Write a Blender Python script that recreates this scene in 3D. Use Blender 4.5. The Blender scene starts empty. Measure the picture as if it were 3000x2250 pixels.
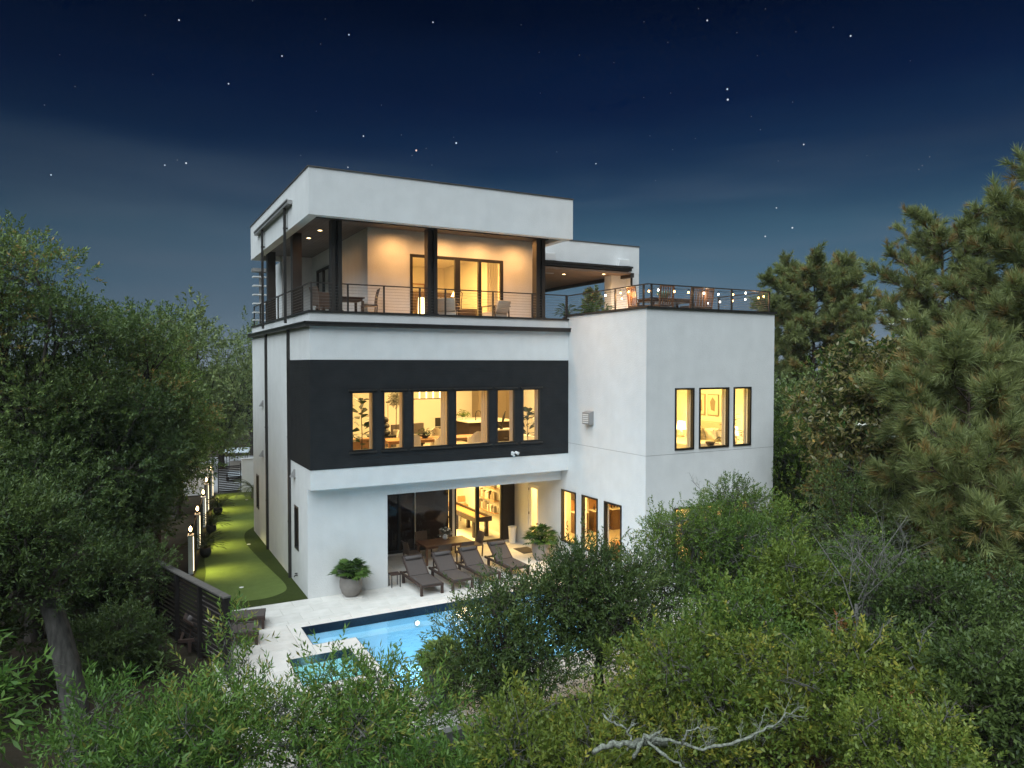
import bpy, math, random
import numpy as np
from mathutils import Vector, Matrix

S = bpy.context.scene
COL = S.collection
R = math.radians
PI = math.pi

# ------------------------------------------------------------------ camera
cd = bpy.data.cameras.new("camera")
cd.sensor_width = 36.0
cd.lens = 25.577
cd.clip_start = 0.1
cd.clip_end = 6000
cam = bpy.data.objects.new("camera", cd)
COL.objects.link(cam)
cam.location = (-5.2312, -23.2251, 7.5946)
cam.rotation_euler = (PI / 2 - 0.0273, 0, -0.4925)
S.camera = cam

# ------------------------------------------------------------------ exposure
S.view_settings.view_transform = 'Standard'
S.view_settings.look = 'None'
S.view_settings.exposure = 1.28
S.view_settings.gamma = 1.0
S.view_settings.use_curve_mapping = False
S.render.engine = 'CYCLES'
S.cycles.max_bounces = 8
S.cycles.diffuse_bounces = 3
S.cycles.glossy_bounces = 3
S.cycles.transmission_bounces = 4
S.cycles.transparent_max_bounces = 12
S.cycles.sample_clamp_indirect = 4.0
S.cycles.caustics_reflective = False
S.cycles.caustics_refractive = False
S.cycles.use_denoising = True


def lin(r, g, b):
    f = lambda c: (c / 255 / 12.92) if c <= 10 else ((c / 255 + 0.055) / 1.055) ** 2.4
    return (f(r), f(g), f(b), 1.0)


# ------------------------------------------------------------------ sky: night gradient, pale towards the horizon, thin cloud
W = bpy.data.worlds.new("World")
S.world = W
W.use_nodes = True
nt = W.node_tree
N, L = nt.nodes, nt.links
N.clear()
wout = N.new('ShaderNodeOutputWorld')
bg = N.new('ShaderNodeBackground')
bg.inputs['Strength'].default_value = 0.395
L.new(bg.outputs[0], wout.inputs[0])
tc = N.new('ShaderNodeTexCoord')
sep = N.new('ShaderNodeSeparateXYZ')
L.new(tc.outputs['Generated'], sep.inputs[0])
mp = N.new('ShaderNodeMapping')
mp.inputs['Scale'].default_value = (1.3, 1.3, 9.0)
L.new(tc.outputs['Generated'], mp.inputs[0])
nz = N.new('ShaderNodeTexNoise')
nz.inputs['Scale'].default_value = 1.6
nz.inputs['Detail'].default_value = 5
nz.inputs['Roughness'].default_value = 0.55
L.new(mp.outputs[0], nz.inputs['Vector'])
ma = N.new('ShaderNodeMath'); ma.operation = 'MULTIPLY_ADD'
ma.inputs[1].default_value = 0.06
ma.inputs[2].default_value = -0.03
L.new(nz.outputs['Fac'], ma.inputs[0])
ad = N.new('ShaderNodeMath'); ad.operation = 'ADD'
L.new(sep.outputs['Z'], ad.inputs[0]); L.new(ma.outputs[0], ad.inputs[1])
rp = N.new('ShaderNodeValToRGB')
L.new(ad.outputs[0], rp.inputs[0])
stops = [(0.0, (122, 136, 150)), (0.05, (100, 122, 140)), (0.11, (74, 106, 128)), (0.17, (57, 89, 112)), (0.215, (36, 64, 92)),
         (0.27, (17, 43, 75)), (0.33, (5, 26, 60)), (0.43, (0, 9, 36)), (0.7, (0, 5, 24))]
el = rp.color_ramp.elements
while len(el) < len(stops):
    el.new(0.5)
for e, (p, c) in zip(el, stops):
    e.position = p
    e.color = lin(*c)
mp2 = N.new('ShaderNodeMapping')
mp2.inputs['Scale'].default_value = (0.9, 0.9, 6.5)
mp2.inputs['Location'].default_value = (3.1, 1.7, 0.4)
L.new(tc.outputs['Generated'], mp2.inputs[0])
nz2 = N.new('ShaderNodeTexNoise')
nz2.inputs['Scale'].default_value = 2.1
nz2.inputs['Detail'].default_value = 6
L.new(mp2.outputs[0], nz2.inputs['Vector'])
cr = N.new('ShaderNodeMapRange')
cr.inputs['From Min'].default_value = 0.45
cr.inputs['From Max'].default_value = 0.75
L.new(nz2.outputs['Fac'], cr.inputs['Value'])
hb = N.new('ShaderNodeMapRange')          # cloud only low in the sky
hb.inputs['From Min'].default_value = 0.30
hb.inputs['From Max'].default_value = 0.12
L.new(sep.outputs['Z'], hb.inputs['Value'])
mm = N.new('ShaderNodeMath'); mm.operation = 'MULTIPLY'
L.new(cr.outputs[0], mm.inputs[0]); L.new(hb.outputs[0], mm.inputs[1])
mm2 = N.new('ShaderNodeMath'); mm2.operation = 'MULTIPLY'
mm2.inputs[1].default_value = 0.62
L.new(mm.outputs[0], mm2.inputs[0])
mx = N.new('ShaderNodeMixRGB')
mx.inputs[2].default_value = lin(96, 112, 131)
L.new(mm2.outputs[0], mx.inputs[0]); L.new(rp.outputs[0], mx.inputs[1])
az = N.new('ShaderNodeMapRange')       # the sky dims towards the north-west
az.inputs['From Min'].default_value = -0.25
az.inputs['From Max'].default_value = 0.55
az.inputs['To Min'].default_value = 0.62
L.new(sep.outputs['X'], az.inputs['Value'])
vm = N.new('ShaderNodeVectorMath'); vm.operation = 'SCALE'
L.new(mx.outputs[0], vm.inputs[0]); L.new(az.outputs[0], vm.inputs['Scale'])
L.new(vm.outputs[0], bg.inputs['Color'])

# ------------------------------------------------------------------ dusk light: one broad, soft sun (light of the whole western sky)
sd = bpy.data.lights.new("sun", 'SUN')
sd.energy = 2.15
sd.angle = R(70)
sd.color = (0.85, 0.965, 1.04)
sun = bpy.data.objects.new("sun", sd)
COL.objects.link(sun)
sun.rotation_euler = Vector((0.50, 0.40, -0.86)).to_track_quat('-Z', 'Y').to_euler()


# ================================================================== materials
def mat(name, col, rough=0.6, metal=0.0, spec=0.4, var=None, vscale=3.0, bump=0.0, bscale=60.0, emit=None, estr=0.0, objvar=0.0, coord='Object', stretch=None):
    m = bpy.data.materials.new(name)
    m.use_nodes = True
    n, l = m.node_tree.nodes, m.node_tree.links
    p = n['Principled BSDF']
    p.inputs['Base Color'].default_value = (*col, 1)
    p.inputs['Roughness'].default_value = rough
    p.inputs['Metallic'].default_value = metal
    p.inputs['Specular IOR Level'].default_value = spec
    t = n.new('ShaderNodeTexCoord')
    vec = t.outputs[coord]
    if stretch:
        q = n.new('ShaderNodeMapping'); q.inputs['Scale'].default_value = stretch
        l.new(vec, q.inputs[0]); vec = q.outputs[0]
    src = None
    if var is not None:
        x = n.new('ShaderNodeTexNoise'); x.inputs['Scale'].default_value = vscale; x.inputs['Detail'].default_value = 6
        l.new(vec, x.inputs['Vector'])
        mr = n.new('ShaderNodeMapRange'); mr.inputs['From Min'].default_value = 0.3; mr.inputs['From Max'].default_value = 0.7
        l.new(x.outputs['Fac'], mr.inputs['Value'])
        c = n.new('ShaderNodeMixRGB'); c.inputs[1].default_value = (*col, 1); c.inputs[2].default_value = (*var, 1)
        l.new(mr.outputs[0], c.inputs[0]); src = c.outputs[0]
    if objvar:
        oi = n.new('ShaderNodeObjectInfo')
        mr = n.new('ShaderNodeMapRange'); mr.inputs['To Min'].default_value = 1 - objvar; mr.inputs['To Max'].default_value = 1 + objvar
        l.new(oi.outputs['Random'], mr.inputs['Value'])
        h = n.new('ShaderNodeHueSaturation')
        l.new(mr.outputs[0], h.inputs['Value'])
        if src: l.new(src, h.inputs['Color'])
        else: h.inputs['Color'].default_value = (*col, 1)
        src = h.outputs[0]
    if src: l.new(src, p.inputs['Base Color'])
    if bump:
        x = n.new('ShaderNodeTexNoise'); x.inputs['Scale'].default_value = bscale; x.inputs['Detail'].default_value = 4
        l.new(vec, x.inputs['Vector'])
        b = n.new('ShaderNodeBump'); b.inputs['Strength'].default_value = bump; b.inputs['Distance'].default_value = 0.02
        l.new(x.outputs['Fac'], b.inputs['Height']); l.new(b.outputs[0], p.inputs['Normal'])
    if emit:
        p.inputs['Emission Color'].default_value = (*emit, 1); p.inputs['Emission Strength'].default_value = estr
    return m


def boards(name, col, axis, pitch, depth=0.6, rough=0.6, var=None, spec=0.3):
    """fine courses a few millimetres to centimetres wide, far below a pixel group: relief only"""
    m = mat(name, col, rough, spec=spec, var=var, vscale=2.0)
    n, l = m.node_tree.nodes, m.node_tree.links
    t = n.new('ShaderNodeTexCoord'); s = n.new('ShaderNodeSeparateXYZ'); l.new(t.outputs['Object'], s.inputs[0])
    d = n.new('ShaderNodeMath'); d.operation = 'DIVIDE'; d.inputs[1].default_value = pitch; l.new(s.outputs[axis], d.inputs[0])
    f = n.new('ShaderNodeMath'); f.operation = 'FRACT'; l.new(d.outputs[0], f.inputs[0])
    g = n.new('ShaderNodeMapRange'); g.inputs['From Min'].default_value = 0.0; g.inputs['From Max'].default_value = 0.18
    l.new(f.outputs[0], g.inputs['Value'])
    b = n.new('ShaderNodeBump'); b.inputs['Strength'].default_value = depth; b.inputs['Distance'].default_value = 0.012
    l.new(g.outputs[0], b.inputs['Height']); l.new(b.outputs[0], n['Principled BSDF'].inputs['Normal'])
    return m


def glassmat(name, tint=(0.93, 0.95, 0.95), refl=1.0, f0=0.07):
    m = bpy.data.materials.new(name); m.use_nodes = True
    n, l = m.node_tree.nodes, m.node_tree.links
    n.clear()
    o = n.new('ShaderNodeOutputMaterial'); mixs = n.new('ShaderNodeMixShader')
    tr = n.new('ShaderNodeBsdfTransparent'); tr.inputs[0].default_value = (*tint, 1)
    gl = n.new('ShaderNodeBsdfGlossy'); gl.inputs['Roughness'].default_value = 0.02
    gl.inputs[0].default_value = (refl, refl, refl, 1)
    fr = n.new('ShaderNodeLayerWeight'); fr.inputs[0].default_value = 0.5      # thin pane: same reflection from both sides
    pw = n.new('ShaderNodeMath'); pw.operation = 'POWER'; pw.inputs[1].default_value = 5.0; l.new(fr.outputs['Facing'], pw.inputs[0])
    md = n.new('ShaderNodeMath'); md.operation = 'MULTIPLY_ADD'; md.inputs[1].default_value = 0.92; md.inputs[2].default_value = f0; l.new(pw.outputs[0], md.inputs[0])
    l.new(md.outputs[0], mixs.inputs[0]); l.new(tr.outputs[0], mixs.inputs[1]); l.new(gl.outputs[0], mixs.inputs[2])
    l.new(mixs.outputs[0], o.inputs[0])
    return m


def leafmat(name, c0, c1, trans=0.35, rough=0.5, back=None, c2=None):
    """leaf colour runs between the plant's own tones by a random number stored with each leaf"""
    m = bpy.data.materials.new(name); m.use_nodes = True
    n, l = m.node_tree.nodes, m.node_tree.links
    p = n['Principled BSDF']; o = n['Material Output']
    p.inputs['Roughness'].default_value = rough; p.inputs['Specular IOR Level'].default_value = 0.35
    a = n.new('ShaderNodeAttribute'); a.attribute_name = 'tint'
    r = n.new('ShaderNodeValToRGB')
    r.color_ramp.elements[0].color = (*c0, 1); r.color_ramp.elements[1].color = (*c1, 1)
    if c2:
        r.color_ramp.elements[1].position = 0.9
        e = r.color_ramp.elements.new(1.0); e.color = (*c2, 1)
    l.new(a.outputs['Fac'], r.inputs[0])
    src = r.outputs[0]
    if back:
        ge = n.new('ShaderNodeNewGeometry'); mixc = n.new('ShaderNodeMixRGB'); mixc.inputs[2].default_value = (*back, 1)
        l.new(ge.outputs['Backfacing'], mixc.inputs[0]); l.new(src, mixc.inputs[1]); src = mixc.outputs[0]
    l.new(src, p.inputs['Base Color'])
    t = n.new('ShaderNodeBsdfTranslucent'); l.new(src, t.inputs[0])
    mixs = n.new('ShaderNodeMixShader'); mixs.inputs[0].default_value = trans
    l.new(p.outputs[0], mixs.inputs[1]); l.new(t.outputs[0], mixs.inputs[2]); l.new(mixs.outputs[0], o.inputs[0])
    return m


M = {}
M['stucco'] = mat('white_stucco', (0.72, 0.72, 0.705), 0.9, spec=0.12, var=(0.665, 0.665, 0.65), vscale=1.9, bump=0.5, bscale=32)
def streaks(m, amt):
    n, l = m.node_tree.nodes, m.node_tree.links; p_ = n['Principled BSDF']; lk = p_.inputs['Base Color'].links[0].from_socket
    t = n.new('ShaderNodeTexCoord'); q = n.new('ShaderNodeMapping'); q.inputs['Scale'].default_value = (2.6, 2.6, .3); l.new(t.outputs['Object'], q.inputs[0])
    z = n.new('ShaderNodeTexNoise'); z.inputs['Scale'].default_value = 1.0; z.inputs['Detail'].default_value = 7; l.new(q.outputs[0], z.inputs['Vector'])
    r = n.new('ShaderNodeMapRange'); r.inputs['From Min'].default_value = .38; r.inputs['From Max'].default_value = .72; r.inputs['To Min'].default_value = 1.0; r.inputs['To Max'].default_value = 1 - amt; l.new(z.outputs['Fac'], r.inputs['Value'])
    h = n.new('ShaderNodeHueSaturation'); l.new(lk, h.inputs['Color']); l.new(r.outputs[0], h.inputs['Value']); l.new(h.outputs[0], p_.inputs['Base Color'])


streaks(M['stucco'], .035)
M['inwall'] = mat('interior_paint', (0.80, 0.77, 0.70), 0.8, spec=0.2)
M['infloor'] = mat('interior_floor', (0.55, 0.47, 0.37), 0.45, var=(0.46, 0.39, 0.30), vscale=2)
M['ceil'] = mat('ceiling_paint', (0.82, 0.80, 0.75), 0.9)
M['black_clad'] = boards('black_boards', (0.019, 0.020, 0.021), 2, 0.055, 0.9, 0.75, var=(0.026, 0.027, 0.028), spec=0.15)
M['soffit'] = boards('dark_soffit_boards', (0.158, 0.130, 0.109), 0, 0.14, 0.8, 0.55, var=(0.116, 0.095, 0.080))
M['soffit_brown'] = boards('brown_soffit_boards', (0.190, 0.125, 0.085), 1, 0.14, 0.8, 0.55, var=(0.142, 0.095, 0.065))
M['bronze'] = mat('dark_bronze_metal', (0.028, 0.025, 0.022), 0.45, 0.3, spec=0.5, var=(0.038, 0.034, 0.03), vscale=4)
M['bronze2'] = mat('brown_column_metal', (0.05, 0.041, 0.034), 0.5, 0.2, var=(0.038, 0.032, 0.027), vscale=2)
M['cap'] = mat('roof_edge_metal', (0.10, 0.09, 0.08), 0.5, 0.3)
M['roof'] = mat('flat_roofing', (0.25, 0.24, 0.23), 0.9, var=(0.2, 0.2, 0.19), vscale=1)
M['glass'] = glassmat('window_glass', (0.95, 0.96, 0.95), 0.7)
M['darkglass'] = glassmat('shaded_glass', (0.85, 0.85, 0.85), 0.4)
M['shade'] = mat('dark_roller_shade', (0.034, 0.020, 0.015), 0.85)
M['curtain'] = leafmat('curtain_linen', (0.50, 0.42, 0.33), (0.50, 0.42, 0.33), 0.5, 0.95)
M['sheer'] = leafmat('sheer_curtain', (0.70, 0.66, 0.58), (0.70, 0.66, 0.58), 0.5, 0.95)
M['white_paint'] = mat('white_paint', (0.8, 0.79, 0.76), 0.5)
M['travertine'] = mat('travertine', (0.70, 0.67, 0.62), 0.6, spec=0.3, var=(0.585, 0.555, 0.505), vscale=2.2, bump=0.25, bscale=30, objvar=0.055, coord='Generated')
M['coping'] = mat('coping_stone', (0.72, 0.69, 0.645), 0.6, var=(0.64, 0.61, 0.565), vscale=2, bump=0.2, bscale=30, objvar=0.05, coord='Generated')
M['grout'] = mat('sand_grout', (0.36, 0.33, 0.29), 0.95)
M['concrete'] = mat('retaining_concrete', (0.33, 0.32, 0.30), 0.9, var=(0.25, 0.245, 0.235), vscale=1.5, bump=0.4, bscale=20)
M['plaster'] = mat('pool_plaster', (0.50, 0.72, 0.82), 0.7, var=(0.45, 0.68, 0.80), vscale=1.5)
M['plaster_spa'] = mat('spa_plaster', (0.50, 0.70, 0.70), 0.7, var=(0.42, 0.62, 0.64), vscale=2)
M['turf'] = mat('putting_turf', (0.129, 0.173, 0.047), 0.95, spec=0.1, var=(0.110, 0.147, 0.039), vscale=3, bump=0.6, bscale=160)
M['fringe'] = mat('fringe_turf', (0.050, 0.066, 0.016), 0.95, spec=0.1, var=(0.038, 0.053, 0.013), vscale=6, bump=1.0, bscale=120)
M['soil'] = mat('leaf_litter', (0.055, 0.042, 0.03), 1.0, spec=0.05, var=(0.03, 0.028, 0.018), vscale=0.7, bump=0.8, bscale=8)
M['sand'] = mat('sandy_path', (0.22, 0.15, 0.11), 1.0, spec=0.05, var=(0.15, 0.10, 0.07), vscale=1.5, bump=0.6, bscale=12)
M['drive'] = mat('driveway_concrete', (0.36, 0.36, 0.36), 0.9, var=(0.3, 0.3, 0.3), vscale=0.7)
M['blackwood'] = mat('black_stained_wood', (0.016, 0.013, 0.012), 0.7, spec=0.2, var=(0.024, 0.019, 0.017), vscale=6, stretch=(1, 1, 8))
M['greycap'] = mat('weathered_cap_rail', (0.13, 0.12, 0.108), 0.8, var=(0.09, 0.083, 0.074), vscale=8)
M['teak_dark'] = mat('dark_teak', (0.045, 0.028, 0.022), 0.55, var=(0.062, 0.037, 0.028), vscale=8, stretch=(6, 1, 6))
M['teak'] = mat('warm_teak', (0.17, 0.085, 0.045), 0.5, var=(0.11, 0.052, 0.028), vscale=9, stretch=(1, 7, 1))
M['wicker'] = mat('brown_wicker', (0.13, 0.09, 0.065), 0.75, var=(0.09, 0.062, 0.046), vscale=40, bump=0.6, bscale=80)
M['sling'] = mat('charcoal_sling', (0.105, 0.088, 0.080), 0.8, spec=0.2, var=(0.085, 0.070, 0.064), vscale=60)
M['sling2'] = mat('charcoal_cushion', (0.12, 0.105, 0.10), 0.9, spec=0.2, var=(0.10, 0.088, 0.085), vscale=50)
M['pot_grey'] = mat('grey_fibrestone', (0.26, 0.235, 0.21), 0.85, var=(0.2, 0.18, 0.165), vscale=5, bump=0.3, bscale=25)
M['pot_black'] = mat('black_glazed_pot', (0.012, 0.012, 0.013), 0.35)
M['pot_blue'] = mat('blue_black_pot', (0.022, 0.028, 0.038), 0.3, var=(0.03, 0.036, 0.045), vscale=4)
M['black'] = mat('black_metal', (0.012, 0.012, 0.012), 0.45)
M['rubber'] = mat('rubber_mat', (0.05, 0.042, 0.036), 0.95, bump=0.6, bscale=90)
M['bark'] = mat('oak_bark', (0.085, 0.072, 0.06), 0.95, spec=0.1, var=(0.045, 0.038, 0.032), vscale=9, bump=1.0, bscale=22, stretch=(1, 1, 0.35))
M['bark_pale'] = mat('pale_oak_bark', (0.11, 0.102, 0.09), 0.95, spec=0.1, var=(0.045, 0.042, 0.038), vscale=14, bump=1.0, bscale=14, stretch=(1, 1, 0.25))
M['bark_grey'] = mat('lichen_grey_bark', (0.19, 0.185, 0.165), 0.95, spec=0.1, var=(0.09, 0.084, 0.074), vscale=11, bump=0.9, bscale=30)
M['lichen'] = mat('pale_lichen_bark', (0.29, 0.31, 0.25), 0.95, spec=0.1, var=(0.085, 0.083, 0.068), vscale=26, bump=0.9, bscale=35)
M['pinebark'] = mat('pine_bark', (0.12, 0.085, 0.065), 0.95, spec=0.1, var=(0.065, 0.048, 0.04), vscale=7, bump=1.0, bscale=18)
M['cabinet'] = mat('brown_cabinet', (0.075, 0.048, 0.032), 0.45, var=(0.055, 0.036, 0.025), vscale=3, stretch=(1, 1, .3))
M['bar_wood'] = mat('bar_cabinet_wood', (0.16, 0.088, 0.044), 0.4, var=(0.11, 0.06, 0.03), vscale=3, stretch=(1, 1, .3))
M['greige'] = mat('greige_cabinet', (0.30, 0.24, 0.17), 0.5)
M['cream'] = mat('cream_fabric', (0.60, 0.54, 0.45), 0.95, bump=0.2, bscale=60)
M['whitefab'] = mat('white_bedding', (0.74, 0.71, 0.65), 0.95, bump=0.25, bscale=9)
M['grey_fab'] = mat('grey_fabric', (0.30, 0.27, 0.235), 0.95)
M['ltwood'] = mat('oak_tabletop', (0.42, 0.23, 0.10), 0.5, var=(0.35, 0.18, 0.08), vscale=4, stretch=(6, 1, 1))
M['marble'] = mat('white_quartz', (0.80, 0.77, 0.70), 0.3)
M['paper'] = mat('print_paper', (0.62, 0.58, 0.50), 0.9)
M['ink'] = mat('print_ink', (0.28, 0.23, 0.17), 0.9)
M['plastic'] = mat('white_plastic', (0.72, 0.72, 0.71), 0.4)
M['greymetal'] = mat('grey_vent_metal', (0.30, 0.29, 0.28), 0.5, 0.3)
M['steel'] = mat('cable_steel', (0.30, 0.28, 0.26), 0.4, 0.7)
M['green_glaze'] = mat('green_glazed_bowl', (0.09, 0.19, 0.15), 0.3)
M['cart_white'] = mat('cart_roof_plastic', (0.62, 0.68, 0.71), 0.4)
M['flower'] = mat('white_petal', (0.78, 0.76, 0.66), 0.7)
M['lamp_warm'] = mat('warm_lamp', (1, .9, .7), 0.5, emit=(1.0, 0.66, 0.30), estr=9)
M['lamp_shade'] = mat('lit_lamp_shade', (0.9, .8, .6), 0.8, emit=(1.0, 0.70, 0.30), estr=2.2)
M['bulb_warm'] = mat('amber_bulb', (1, .7, .3), 0.4, emit=(1.0, 0.50, 0.13), estr=9)
M['bulb_white'] = mat('clear_bulb', (1, 1, 1), 0.4, emit=(1.0, 0.90, 0.74), estr=7)
M['strip'] = mat('lit_side_glow', (1, .95, .85), 0.5, emit=(1.0, 0.80, 0.50), estr=1.2)  # lit side of the pillars, put in as emission
M['pool_lamp'] = mat('pool_lamp', (1, 1, 1), 0.4, emit=(0.70, 0.93, 1.0), estr=2.2)
M['star'] = mat('star_light', (0, 0, 0), 1.0, emit=(0.85, 0.90, 1.0), estr=0.35)
M['star_dim'] = mat('faint_star_light', (0, 0, 0), 1.0, emit=(0.75, 0.85, 1.0), estr=0.075)
M['star_red'] = mat('orange_star_light', (0, 0, 0), 1.0, emit=(1.0, 0.72, 0.62), estr=0.4)

# pool tile: small dark blue mosaics, colour only
mt = mat('dark_blue_mosaic', (0.008, 0.014, 0.028), 0.3)
n_, l_ = mt.node_tree.nodes, mt.node_tree.links
v_ = n_.new('ShaderNodeTexVoronoi'); v_.inputs['Scale'].default_value = 22
t_ = n_.new('ShaderNodeTexCoord'); l_.new(t_.outputs['Object'], v_.inputs['Vector'])
r_ = n_.new('ShaderNodeValToRGB'); r_.color_ramp.elements[0].color = (0.003, 0.006, 0.014, 1); r_.color_ramp.elements[1].color = (0.010, 0.022, 0.042, 1)
l_.new(v_.outputs['Color'], r_.inputs[0]); l_.new(r_.outputs[0], n_['Principled BSDF'].inputs['Base Color'])
M['mosaic'] = mt


def watermat(name, tint):
    m = glassmat(name, tint, 1.0, 0.025)
    n, l = m.node_tree.nodes, m.node_tree.links
    t = n.new('ShaderNodeTexCoord')
    z = n.new('ShaderNodeTexNoise'); z.inputs['Scale'].default_value = 3.2; z.inputs['Detail'].default_value = 3
    l.new(t.outputs['Object'], z.inputs['Vector'])
    b = n.new('ShaderNodeBump'); b.inputs['Strength'].default_value = 0.25; b.inputs['Distance'].default_value = 0.05
    l.new(z.outputs['Fac'], b.inputs['Height'])
    for k in n:
        if k.type in ('BSDF_GLOSSY', 'LAYER_WEIGHT'):
            l.new(b.outputs[0], k.inputs['Normal'])
    return m


M['water'] = watermat('pool_water', (0.74, 0.90, 0.98))
M['water_spa'] = watermat('spa_water', (0.72, 0.90, 0.93))

M['lf_oak'] = leafmat('live_oak_leaf', (0.062, 0.119, 0.021), (0.145, 0.224, 0.038), 0.3, c2=(0.208, 0.254, 0.044))
M['lf_dark'] = leafmat('dark_oak_leaf', (0.042, 0.075, 0.019), (0.109, 0.155, 0.039), 0.28)
M['lf_light'] = leafmat('young_oak_leaf', (0.084, 0.139, 0.020), (0.208, 0.250, 0.043), 0.35, c2=(0.331, 0.304, 0.048))
M['lf_willow'] = leafmat('willow_oak_leaf', (0.065, 0.145, 0.027), (0.157, 0.265, 0.050), 0.35, c2=(0.257, 0.251, 0.050))
M['lf_yellow'] = leafmat('yellow_green_leaf', (0.090, 0.147, 0.023), (0.196, 0.252, 0.041), 0.35, c2=(0.294, 0.305, 0.057))
M['lf_rust'] = leafmat('rust_tipped_leaf', (0.093, 0.150, 0.043), (0.197, 0.259, 0.071), 0.3, c2=(0.328, 0.227, 0.068))
M['lf_dead'] = leafmat('dead_oak_leaf', (0.20, 0.075, 0.025), (0.34, 0.13, 0.04), 0.3)
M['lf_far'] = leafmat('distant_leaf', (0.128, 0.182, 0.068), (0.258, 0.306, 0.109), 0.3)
M['lf_mag'] = leafmat('magnolia_leaf', (0.055, 0.10, 0.026), (0.16, 0.20, 0.05), 0.15, rough=0.3, back=(0.16, 0.14, 0.05), c2=(0.42, 0.25, 0.08))
M['needle'] = leafmat('pine_needle', (0.164, 0.205, 0.074), (0.288, 0.316, 0.110), 0.3)
M['needle_brown'] = leafmat('old_pine_needle', (0.216, 0.185, 0.061), (0.356, 0.233, 0.079), 0.3)
M['lf_phil'] = leafmat('philodendron_leaf', (0.035, 0.085, 0.016), (0.12, 0.20, 0.04), 0.25, rough=0.35)
M['lf_fig'] = leafmat('fig_leaf', (0.020, 0.042, 0.018), (0.045, 0.085, 0.03), 0.15, rough=0.35)
M['lf_olive'] = leafmat('grey_topiary_leaf', (0.10, 0.105, 0.085), (0.20, 0.20, 0.16), 0.2)
M['lf_palm'] = leafmat('palm_leaf', (0.055, 0.08, 0.025), (0.13, 0.14, 0.05), 0.25)
M['lf_agave'] = leafmat('lime_leaf', (0.10, 0.17, 0.03), (0.22, 0.28, 0.06), 0.3)


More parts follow.
